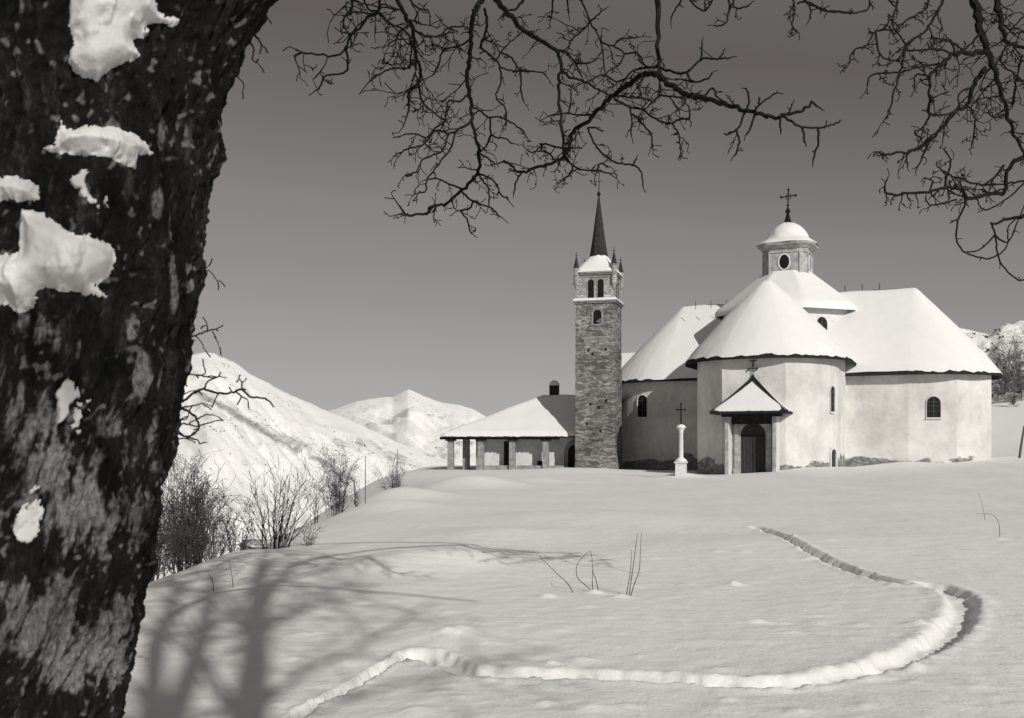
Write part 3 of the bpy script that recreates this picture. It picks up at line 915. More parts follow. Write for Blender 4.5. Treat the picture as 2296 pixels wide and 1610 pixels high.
ss.build('ledge_snow', M['roof_snow'], strg)
bf = MB(); BH = HW * 0.955
bf.box(t3(0, 0, (TB + .2 + 16.5) / 2), tu, tv, UP, BH, BH, (16.5 - TB - .2) / 2)
bel = bf.build('belfry', M['belfry'], tower)
cr = MB(); slab(cr, BH + 0.06, 16.2, 16.28); slab(cr, BH + .13, 16.42, 16.54); slab(cr, BH + 0.22, 16.54, 16.66)
cr.build('cornice', M['grey_stone'], bel)
for f_, rt_ in ((tu, tv), (tv, -tu)):
    for off in (-0.36, 0.48):
        c = t3(0, 0, TB + 0.42) + f_ * BH + rt_ * off
        window(tower, c, f_, 0.54, 1.62, 0.07, M['belfry'], 0.05, False, fname='bell_opening', gdepth=0.01)
c = t3(HW * 1.003, 0.22, 12.15)
window(tower, c, tu, 0.72, 1.22, 0.16, M['grey_stone'], 0.07, False, fname='slit_window')
for a_, z_ in ((-0.55, 9.95), (0.95, 9.98), (-.2, 9.6), (0.5, 3.0), (-.7, 3.6), (.35, 5.0), (1.0, 5.6), (-.4, 5.3)):
    hl = MB(); hl.box(t3(HW * 1.022, a_, z_), tu, tv, UP, 0.03, 0.08, 0.11); hl.build('putlog_hole', M['glass'], shaft)
# snowy skirt of the spire and the spire
sk = []
for t in np.linspace(0, 1, 9):
    row = []
    for k in range(32):
        an = 2 * math.pi * k / 32
        sq = 1 / max(abs(math.cos(an)), abs(math.sin(an)))
        r0 = (BH + .22) * sq
        rr_ = (r0 * (1 - t) + 0.80 * t)
        z = 16.67 + 1.42 * (0.75 * t + .25 * t * t) + (0.12 * math.sqrt(min(1, t / .15))) + 0.05 * random.uniform(-1, 1) * (t > .05)
        row.append(tuple(t3(rr_ * math.cos(an), rr_ * math.sin(an), z)))
    sk.append(row)
sk = np.array(sk)
raw_mesh('snow_cover', sk, grid_faces(len(sk), 32, wrap=True, flip=True), M['roof_snow'], tower, True)
spm = MB()
spm.lathe(t3(0, 0, 0), [(0.92, 17.7), (0.74, 18.7), (0.52, 20.1), (0.28, 21.9), (0.06, 23.55)], 8, rot=rad(-16 + 22.5))
spire = spm.build('spire', M['slate'], tower)
rd = MB()
rd.lathe(t3(0, 0, 23.7), [(0.03, -.25), (0.13, -.12), (0.17, 0), (0.13, .12), (0.03, .25)], 10)
rd.tube([t3(0, 0, 23), t3(0, 0.02, 25.6)], [0.045, 0.03], 5)
rd.tube([t3(0, -.22, 24.8), t3(0, .25, 24.8)], 0.03, 5)
rd.tube([t3(0, -.3, 25.75), t3(0, -.1, 25.6), t3(0, .1, 25.62), t3(0, .28, 25.85)], [.02, .06, .06, .02], 5)
rd.build('weathervane', M['iron'], spire)
for a_, b_, hh in ((1, -1, 0), (1, 1, .25), (-1, 1, 0), (-1, -1, 0)):
    p = t3(a_ * (BH + .02), b_ * (BH + .02), 0)
    pm = MB()
    pm.lathe(p, [(0.04, 15.1), (0.14, 15.4), (0.26, 15.65), (0.28, 15.75), (0.25, 15.8), (0.25, 16.85 + hh), (0.31, 16.9 + hh), (0.31, 16.98 + hh)], 12)
    po = pm.build('pinnacle', M['belfry'], tower)
    pk = MB(); pk.lathe(p, [(0.28, 16.98 + hh), (0.17, 17.4 + hh), (0.06, 17.95 + hh), (0.02, 18.05 + hh), (0.07, 18.1 + hh), (0.07, 18.16 + hh), (0.02, 18.22 + hh), (0.02, 18.45 + hh)], 10)
    pk.build('pinnacle_cone', M['slate'], po)
pipe = MB(); 
# ------------------------------------------------------------------ gallery building left of the tower
ra = rad(10)
au = Vector((-math.sin(ra), -math.cos(ra), 0)); av = Vector((math.cos(ra), -math.sin(ra), 0))
a0 = P(1011, 1000, 92.0); a0 = Vector((a0.x, a0.y, 0))
gal = empty('gallery_building', (a0.x, a0.y, -0.5), 'low open gallery with square pillars under a snowy hipped roof', 'gallery')
def g3(s, d, z): return a0 + av * s - au * d + UP * z
ZB, ZE = -1.0, 2.42
for i, s_ in enumerate((0, 2.75, 5.6, 8.6)):
    m_ = MB()
    m_.box(g3(s_, 0, (ZB + ZE - .25) / 2), av, au, UP, 0.27, 0.27, (ZE - .25 - ZB) / 2, 0.93)
    p_ = m_.build('pillar', M['grey_stone'], gal)
    m_ = MB(); m_.box(g3(s_, 0, ZE - .2), av, au, UP, 0.42, 0.4, 0.07)
    m_.build('pillar_cap', M['dark_wood'], p_)
for s_ in (0.9, 2.15):
    m_ = MB(); m_.box(g3(s_, 2.3, (ZB + ZE - .1) / 2), av, au, UP, 0.28, 0.3, (ZE - .1 - ZB) / 2)
    m_.build('pillar', M['grey_stone'], gal)
wl = MB()
wl.box(g3(8.2, 1.65, (ZB + ZE) / 2 + .2), av, au, UP, 5.6, 0.3, (ZE - ZB) / 2 + .2)
wl.box(g3(13.55, 1.0, (ZB + ZE) / 2 + .2), av, au, UP, 0.25, .9, (ZE - ZB) / 2 + .2)
wl.build('wall', M['gallery_plaster'], gal)
par = MB()
for s0, s1 in ((3.1, 5.25), (5.95, 8.25), (8.95, 10.3)):
    par.box(g3((s0 + s1) / 2, 0.1, -0.45), av, au, UP, (s1 - s0) / 2, 0.12, 0.42)
par.build('parapet', M['grey_stone'], gal)
dd = MB(); dd.box(g3(5.05, 1.32, 0.75), av, au, UP, 0.45, 0.04, 1.35)
dd.build('door', M['dark_wood'], gal)
dd = MB(); dd.box(g3(8.1, 1.32, -0.2), av, au, UP, 0.45, 0.04, 0.55)
dd.build('shutter', M['dark_wood'], gal)
window(gal, g3(11.1, 1.34, -0.9), au, 1.35, 2.75, 0.35, M['grey_stone'], 0.25, False, fname='arched_doorway', gdepth=0.02)
bmx = MB()
bmx.box(g3(4.4, 0, ZE - .04), av, au, UP, 5.4, 0.14, 0.10)
for i in range(26):
    s_ = -0.7 + i * 0.42
    bmx.box(g3(s_, -0.25, ZE + .02), av, au, UP, 0.05, 0.4, 0.05)
bmx.build('eave_beam', M['dark_wood'], gal)
def gal_roof(dz, ex, n=40, m=14, noise=0.0, edge=0.0):
    # height over a rectangle: distance to the eaves, hipped at the left end
    s0, s1, d0, d1 = -0.85 - ex, 15.0, -0.6 - ex, 10.2
    rows = []
    ss_ = np.linspace(s0, s1, 90); ds = np.linspace(d0, d1, 44)
    V = []
    for d in ds:
        r = []
        for s_ in ss_:
            h1 = (s_ - s0) / (7.7 - s0); h2 = (d - d0) / (4.65 - d0); h3 = (d1 - d) / (d1 - 4.65)
            k = max(0.0, min(h1, h2, h3, 1))
            z = ZE + .13 + 3.65 * k + dz
            if noise:
                z += noise * float(perlin(np.array([s_ * .6]), np.array([d * .6]), 91)[0]) * min(1, k * 8) + 0.22 * min(1, math.sqrt(k / .05))
            r.append(tuple(g3(s_, d, z)))
        V.append(r)
    return np.array(V)
V = gal_roof(0, 0)
low = V.copy(); low[:, :, 2] = np.minimum(low[:, :, 2] - 0.12, low[:, :, 2] - .12)
n1, m1 = V.shape[:2]
Vs = np.concatenate([V.reshape(-1, 3), low.reshape(-1, 3)])
fa = np.concatenate([grid_faces(n1, m1), grid_faces(n1, m1, flip=True) + n1 * m1])
skirt = []
for j in range(m1 - 1): skirt.append((j, n1 * m1 + j, n1 * m1 + j + 1, j + 1))
for i in range(n1 - 1): skirt.append((i * m1, (i + 1) * m1, n1 * m1 + (i + 1) * m1, n1 * m1 + i * m1))
gr = raw_mesh('roof', Vs, np.concatenate([fa, np.array(skirt)]), M['dark_wood'], gal, False)
V = gal_roof(0.02, 0.03, noise=0.09)
fr_e = V[0].copy()
for j in range(V.shape[1]): V[0, j, 2] -= 0.12 * max(0, float(perlin(np.array([j * .33]), np.array([0.5]), 12)[0]) + .15)
raw_mesh('snow_cover', V, grid_faces(V.shape[0], V.shape[1]), M['roof_snow'], gr, True)
chm = MB()
chm.box(g3(8.6, 5.6, 6.4), av, au, UP, 0.42, 0.42, 0.95)
cho = chm.build('chimney', M['slate'], gr)
chs = MB(); chs.lathe(g3(8.6, 5.6, 7.36), [(0.5, 0), (0.48, .15), (0.35, .35), (0.15, .48), (0.02, .5)], 12)
chs.build('chimney_snow', M['roof_snow'], cho, True)

# ------------------------------------------------------------------ stone cross on a column
b_ = P(1527, 1068, 70.0); bz = gz(b_.x, b_.y)
cx = empty('wayside_cross', (b_.x, b_.y, bz), 'pale stone column carrying a small iron cross in front of the church', 'cross')
m_ = MB(); m_.box(b_ * 1 + Vector((0, 0, bz - b_.z + 0.30)), tv, tu, UP, 0.36, 0.36, 0.50, 0.95)
m_.box(Vector((b_.x, b_.y, bz + 0.86)), tv, tu, UP, 0.41, 0.41, 0.06)
po = m_.build('pedestal', M['white_stone'], cx)
m_ = MB(); m_.lathe(Vector((b_.x, b_.y, bz + 0.92)), [(0.42, 0), (0.38, .1), (0.26, .2), (.17, .27)], 14)
m_.build('pedestal_snow', M['roof_snow'], po, True)
m_ = MB(); m_.lathe(Vector((b_.x, b_.y, bz)), [(0.22, 0.9), (0.18, 1.0), (0.16, 1.2), (0.145, 2.85), (0.18, 2.9), (0.145, 2.98), (0.26, 3.15), (0.28, 3.22)], 14)
so_ = m_.build('column', M['white_stone'], cx, True)
m_ = MB(); m_.lathe(Vector((b_.x, b_.y, bz + 3.2)), [(0.33, 0), (0.33, .08), (0.22, .2), (.05, .26)], 14)
m_.build('capital_snow', M['roof_snow'], so_, True)
m_ = MB()
q = Vector((b_.x, b_.y, bz + 3.4))
m_.tube([q, q + UP * 1.45], 0.045, 6); m_.tube([q + UP * 1.05 - tv * .27, q + UP * 1.05 + tv * .27], 0.045, 6)
for w_ in (q + UP * 1.45, q + UP * 1.05 - tv * .27, q + UP * 1.05 + tv * .27): m_.lathe(w_, [(0.01, -.08), (0.08, 0), (.01, .08)], 6)
m_.build('iron_cross', M['iron'], cx)

# ------------------------------------------------------------------ old tree at the left
TY = 4.5
ed = [(-400, 760), (-150, 660), (0, 580), (60, 545), (200, 494), (400, 466), (470, 450), (600, 441), (800, 420), (1000, 384), (1300, 322), (1610, 266), (1900, 205), (2300, 120)]
ey = np.array([e[0] for e in ed], float); ex_ = np.array([e[1] for e in ed], float)
def trunk_c(z):
    y = CY - (z - ZC) / TY * F
    xe = (np.interp(y, ey, ex_) - CX) / F * TY
    r = 0.56 + 0.10 * sstep(z, 2.6, 4.0) + 0.05 * sstep(1.0 - z, 0, 1) 
    return xe - r * 1.04, r
zz = np.linspace(-0.35, 4.9, 900)
tht = np.concatenate([np.linspace(-math.pi, -2.9, 10)[:-1], np.linspace(-2.9, 0.55, 420)[:-1], np.linspace(0.55, math.pi, 60)[:-1]])
TH, ZZ = np.meshgrid(tht, zz)
xc_, r_ = trunk_c(ZZ)
arc = TH * 0.56
w1 = fbm(arc * 1.3, ZZ * 0.7, 101, 3)
fur = np.abs(perlin(arc * 13 + 1.5 * w1, ZZ * 2.6 + w1, 103)) + 0.5 * np.abs(perlin(arc * 26 + w1, ZZ * 6, 107))
bumpy = fbm(arc * 2.2, ZZ * 2.0, 109, 3)
fine_ = fbm(arc * 30, ZZ * 22, 113, 3)
plate = fbm(arc * 9 + w1, ZZ * 3.0, 117, 4)
Rr = r_ + 0.055 * bumpy + 0.065 * (fur - 0.25) + 0.018 * fine_ + 0.035 * plate
TX = xc_ + Rr * np.cos(TH); TYY = TY + Rr * np.sin(TH)
TV = np.stack([TX, TYY, ZZ], -1)
old = empty('old_tree', (-2.3, TY, 0.0), 'thick dark leaning tree trunk with snow caked on its bark, filling the left edge', 'tree')
tr_o = raw_mesh('trunk', TV, grid_faces(len(zz), len(tht), wrap=True), M['bark'], old, True)
SX = CX + F * TX / TYY; SY = CY - F * (ZZ - ZC) / TYY
lich = np.zeros(SX.shape)
for x, y, a, b, s in ((190, 430, 34, 50, .42), (358, 300, 16, 70, .36), (352, 455, 22, 55, .38), (392, 250, 14, 60, .3), (320, 830, 30, 95, .38), (300, 740, 20, 50, .38), (245, 950, 60, 55, .34), (345, 960, 20, 90, .3), (385, 500, 12, 60, .3),
                     (60, 930, 80, 120, .2), (100, 1090, 110, 120, .22), (230, 1130, 120, 160, .20), (250, 1030, 90, 80, .2), (80, 740, 90, 70, .26), (130, 1420, 130, 150, .26), (240, 1480, 70, 150, .22), (150, 1500, 50, 70, .36), (390, 640, 12, 80, .26), (430, 60, 30, 60, .26), (420, 20, 40, 40, .25), (30, 1310, 60, 80, .22), (300, 1180, 25, 90, .24)):
    d = np.hypot((SX - x) / a, (SY - y) / b)
    lich = np.maximum(lich, s * (1 - sstep(d, 0.3, 1.15)))
gr_ = 1.0 * fbm(arc * 5 + w1, ZZ * 2.6, 141, 4) + 1.0 * fbm(arc * 21 + w1, ZZ * 6, 143, 4) + 0.35 * (perlin(arc * 60, ZZ * 45, 145))
low_ = 0.21 * sstep(SY, 850, 1000) * (1 - 0.8 * np.exp(-((SY - 1245) / 50)**2)) - 0.25 * sstep(SY, 700, 400)
lich = sstep(lich * 3.3 + low_ * 1.3 + gr_ * 0.85 - 0.9 * np.maximum(0, 0.22 - fur), 0.55, 1.05)
fleck = sstep(perlin(arc * 34, ZZ * 26, 151) + 0.6 * fbm(arc * 6, ZZ * 4, 153, 3), 0.34, 0.55)
lich = np.maximum(lich, 0.75 * fleck)
lich = np.clip(lich - 0.8 * sstep(0.12 - fur, 0, 0.12) * (fine_ < 0.2), 0, 1)
at = tr_o.data.attributes.new('lichen', 'FLOAT', 'POINT'); at.data.foreach_set('value', lich.ravel().astype(np.float32))
def pdist(poly):
    n = len(poly); pts = poly + [poly[0]]
    d = seg_dist(SX, SY, pts)
    ins = np.zeros(SX.shape, bool)
    for (x0, y0), (x1, y1) in zip(pts[:-1], pts[1:]):
        c = ((y0 > SY) != (y1 > SY)) & (SX < (x1 - x0) * (SY - y0) / ((y1 - y0) if y1 != y0 else 1e-9) + x0)
        ins ^= c
    return np.where(ins, d, -d)
front = (TH < 0.4) & (TH > -2.95)
PATCH = [
    ([(160, -60), (345, -60), (350, 25), (405, 38), (412, 52), (385, 62), (330, 58), (345, 85), (300, 92), (322, 130), (285, 150), (240, 165), (222, 195), (180, 165), (155, 140), (165, 100), (148, 60)], 0.055, 10),
    ([(135, 262), (150, 284), (210, 280), (270, 288), (330, 322), (345, 345), (310, 350), (306, 382), (270, 365), (230, 350), (180, 350), (130, 347), (96, 332), (118, 322)], 0.07, 7),
    ([(-40, 395), (40, 392), (80, 420), (85, 447), (40, 455), (-40, 452)], 0.05, 8),
    ([(48, 468), (110, 488), (160, 520), (250, 558), (262, 592), (245, 620), (212, 640), (240, 665), (190, 662), (140, 650), (100, 640), (85, 650), (70, 690), (40, 705), (20, 680), (-40, 690), (-40, 575), (40, 560)], 0.075, 9),
    ([(175, 425), (225, 440), (230, 470), (200, 480), (180, 455)], 0.010, 50),
    ([(120, 880), (165, 870), (165, 935), (150, 955), (120, 945)], 0.009, 50),
    ([(70, 1095), (100, 1090), (105, 1130), (80, 1165), (40, 1180), (50, 1150)], 0.010, 50)]
nrm = np.stack([np.cos(TH), np.sin(TH), np.zeros_like(TH)], -1)
for poly, thk, nzs in PATCH:
    sd0 = pdist(poly); sd = sd0 + nzs * (fbm(arc * 8, ZZ * 5, 131, 6, 2.1, 0.58) * 1.7) - 3 * (fine_ > 0.25)
    ok = (sd > 0) & front
    if not ok.any(): continue
    h_ = thk * sstep(0.75 * sd0 + 0.25 * sd, -2, 46) * sstep(sd, -1, 10) + 0.004
    smoothR = r_ + 0.055 * bumpy + 0.01
    base_ = np.maximum(Rr, smoothR * sstep(sd, 0, 10) + Rr * (1 - sstep(sd, 0, 10)))
    Rn = base_ + h_ + 0.014 * thk / .05 * fbm(arc * 4, ZZ * 6, 137, 3) * sstep(sd, 0, 20)
    PV = np.stack([xc_ + Rn * np.cos(TH), TY + Rn * np.sin(TH), ZZ], -1)
    EV = np.stack([xc_ + (Rr - 0.01) * np.cos(TH), TY + (Rr - 0.01) * np.sin(TH), ZZ], -1)
    fa = grid_faces(len(zz), len(tht))
    okf = ok.ravel()
    cnt = okf[fa].sum(1)
    fsel = fa[cnt >= 1]
    PV = np.where(ok[..., None], PV, EV).reshape(-1, 3)
    used = np.unique(fsel); remap = np.full(len(PV), -1); remap[used] = np.arange(len(used))
    raw_mesh('snow_patch', PV[used], remap[fsel], M['tree_snow'], tr_o, True)

# twigs and boughs ------------------------------------------------------------
def rvec(): 
    while True:
        v = Vector((random.uniform(-1, 1), random.uniform(-1, 1), random.uniform(-1, 1)))
        if 0.05 < v.length < 1: return v.normalized()
def grow(mb, p, d, length, r, level, jit=0.5, droop=-0.10, side=0.9, k=4, rmin=0.0037, nmin=3):
    n = max(nmin, int(length / 0.055))
    n = min(n, 7)
    pts = [p.copy()]; rs = [r]
    d = d.normalized(); q = p.copy()
    kids = []
    for i in range(n):
        d = (d + rvec() * jit + Vector((0, 0, droop))).normalized()
        q = q + d * (length / n)
        pts.append(q.copy()); rs.append(max(rmin, r * (1 - 0.55 * (i + 1) / n)))
        if level > 0 and random.random() < side:
            sdir = (d * 0.55 + rvec() * 0.95).normalized()
            kids.append((q.copy(), sdir, length * random.uniform(0.35, 0.65), rs[-1] * 0.75))
    mb.tube(pts, rs, k, cap=False)
    for a in kids: grow(mb, a[0], a[1], a[2], a[3], level - 1, jit, droop, side * 0.8, k, rmin, 2)
def bough(name, path, rs, mat, parent, twig_gap, tw_len, tw_level, start=0.15, twr=0.0065, k=6, flatd=0.55, mid=True):
    """path: list of Vectors; a bough mesh with its twigs as one sub-part"""
    q = [Vector(p) for p in spline([tuple(p) for p in path], 5)]
    # crooked
    q2 = [q[0]] + [p + rvec() * min(0.012, 0.5 * rs[0]) for p in q[1:]]
    n = len(q2)
    rr_ = [rs[0] + (rs[1] - rs[0]) * (i / (n - 1))**0.8 for i in range(n)]
    mb = MB(); mb.tube(q2, rr_, k)
    tw = mb
    acc = 0.0; tot = sum((q2[i + 1] - q2[i]).length for i in range(n - 1)); run = 0
    nxt = tot * start + random.uniform(0, twig_gap)
    for i in range(n - 1):
        seg = q2[i + 1] - q2[i]; L_ = seg.length
        while nxt < run + L_:
            t = (nxt - run) / max(L_, 1e-6)
            p = q2[i] + seg * t
            d = seg.normalized()
            s = rvec(); s.y *= flatd
            dd_ = (d * 0.5 + s * 0.9).normalized()
            f_ = 0.5 + 0.5 * (1 - nxt / tot)
            grow(tw, p, dd_, tw_len * random.uniform(0.35, 1.15) * f_, min(twr, rr_[i] * 0.7), tw_level)
            nxt += twig_gap * random.uniform(0.5, 1.5)
        run += L_
    grow(tw, q2[-1], (q2[-1] - q2[-2]), tw_len * 0.5, rr_[-1] * .9, max(0, tw_level - 1), 0.35)
    return mb.build(name, mat, parent, False)

D = lambda cx_, cy_: (cx_ * .3288, 529.5 + cy_ * .3288)
E_ = lambda cx_, cy_: (cx_ * .3288, cy_ * .3288)
def trace(pts, Yf): return [P(x, y, Yf(x, y)) for x, y in pts]
yl = lambda x, y: 4.95 + 0.12 * math.sin(x * .03) + 0.1 * math.cos(y * .02)
LT = [
    ([D(1150, 940), D(1220, 940), D(1300, 944), D(1390, 945), D(1398, 900)], 4.5), ([D(1340, 945), D(1400, 955), D(1470, 965), D(1500, 940)], 4),
    ([D(1100, 1165), D(1170, 1150), D(1240, 1130), D(1320, 1070), D(1390, 1045), D(1470, 1070), D(1560, 1070), D(1650, 1050), D(1700, 1090), D(1760, 1100), D(1830, 1115)], 6.5),
    ([D(1390, 1045), D(1420, 990), D(1480, 960)], 4.5), ([D(1650, 1050), D(1650, 1000), D(1625, 970)], 4), ([D(1650, 1000), D(1672, 984)], 3), ([D(1610, 1060), D(1650, 1095), D(1690, 1115)], 4),
    ([D(1130, 1140), D(1200, 1155), D(1290, 1200), D(1350, 1260), D(1350, 1320), D(1280, 1370), D(1170, 1310), D(1120, 1280)], 6), ([D(1340, 1250), D(1400, 1220), D(1470, 1222)], 4),
    ([D(1130, 1330), D(1180, 1310), D(1260, 1280), D(1340, 1295), D(1450, 1265)], 5), ([D(1280, 1370), D(1345, 1390), D(1362, 1420)], 4.5), ([D(1180, 1150), D(1240, 1090), D(1300, 1055)], 4), ([D(1240, 1170), D(1320, 1155), D(1385, 1138)], 4),
    ([D(1150, 1250), D(1200, 1255), D(1270, 1245), D(1285, 1215)], 4), ([D(1160, 1390), D(1230, 1380), D(1290, 1375)], 4), ([D(1190, 1010), D(1230, 995), D(1260, 970)], 4),
    ([D(1200, 710), D(1270, 695), D(1350, 670), D(1410, 650), D(1465, 634)], 5), ([D(1415, 650), D(1410, 608)], 4), ([D(1450, 650), D(1470, 690), D(1492, 745)], 3), ([D(1330, 680), D(1365, 710), D(1392, 772)], 3),
    ([D(1270, 220), D(1330, 225), D(1400, 235), D(1432, 240), D(1480, 300)], 3.5), ([D(1390, 235), D(1415, 208)], 3),
    ([E_(1790, -60), E_(1750, 40), E_(1690, 205), E_(1640, 320), E_(1580, 450), E_(1505, 590)], 7), ([E_(1690, 200), E_(1750, 250), E_(1785, 320)], 6), ([E_(1680, 260), E_(1730, 330), E_(1720, 400), E_(1762, 432)], 4.5), ([E_(1580, 450), E_(1620, 520), E_(1660, 570), E_(1658, 612)], 3.5), ([E_(1740, 40), E_(1790, 70), E_(1805, 100)], 4), ([E_(1760, 20), E_(1830, 5), E_(1840, -40)], 9),
]
for pts, w in LT:
    r0 = w * 0.55 / F * 4.9
    bough('branch', trace(pts, yl), (r0, r0 * 0.6), M['twig'], old, 0.16, 0.10, 0, 0.3, 0.0035, 5)
# limbs of the old tree above the picture
def limb(parent, pts, rs, mat, name='limb', k=10):
    q = [Vector(p) for p in spline(pts, 6)]; n = len(q)
    m_ = MB(); m_.tube(q, [rs[0] + (rs[1] - rs[0]) * i / (n - 1) for i in range(n)], k)
    return m_.build(name, mat, parent, True)
limb(old, [(-1.55, 4.5, 3.9), (-1.15, 4.4, 5.2), (-0.9, 4.1, 6.8), (-0.7, 4.3, 8.6)], (0.32, 0.10), M['bark'])
limb(old, [(-1.9, 4.5, 4.0), (-2.1, 4.8, 5.6), (-2.6, 5.3, 7.6), (-3.0, 5.6, 9.0)], (0.36, 0.10), M['bark'])
limb(old, [(-2.0, 4.4, 4.0), (-2.6, 3.4, 5.4), (-3.0, 2.6, 7.2)], (0.3, 0.1), M['bark'])

# ------------------------------------------------------------------ bare tree whose boughs hang into the sky
A = lambda x, y: (628.7 + x * .3288, y * .3288)
B = lambda x, y: (1125 + x * .3459, y * .3459)
Cc = lambda x, y: (1787 + x * .411, y * .411)
bt = empty('bare_tree', (0.9, -6.0, 0.0), 'bare tree with crooked drooping boughs and fine twigs hanging across the dark sky', 'tree')
yb = lambda x, y: 7.6 + 0.5 * math.sin(.006 * x + .3) + 0.45 * math.cos(.008 * y + .004 * x)
def Bt(f, pts): return [f(*p) for p in pts]
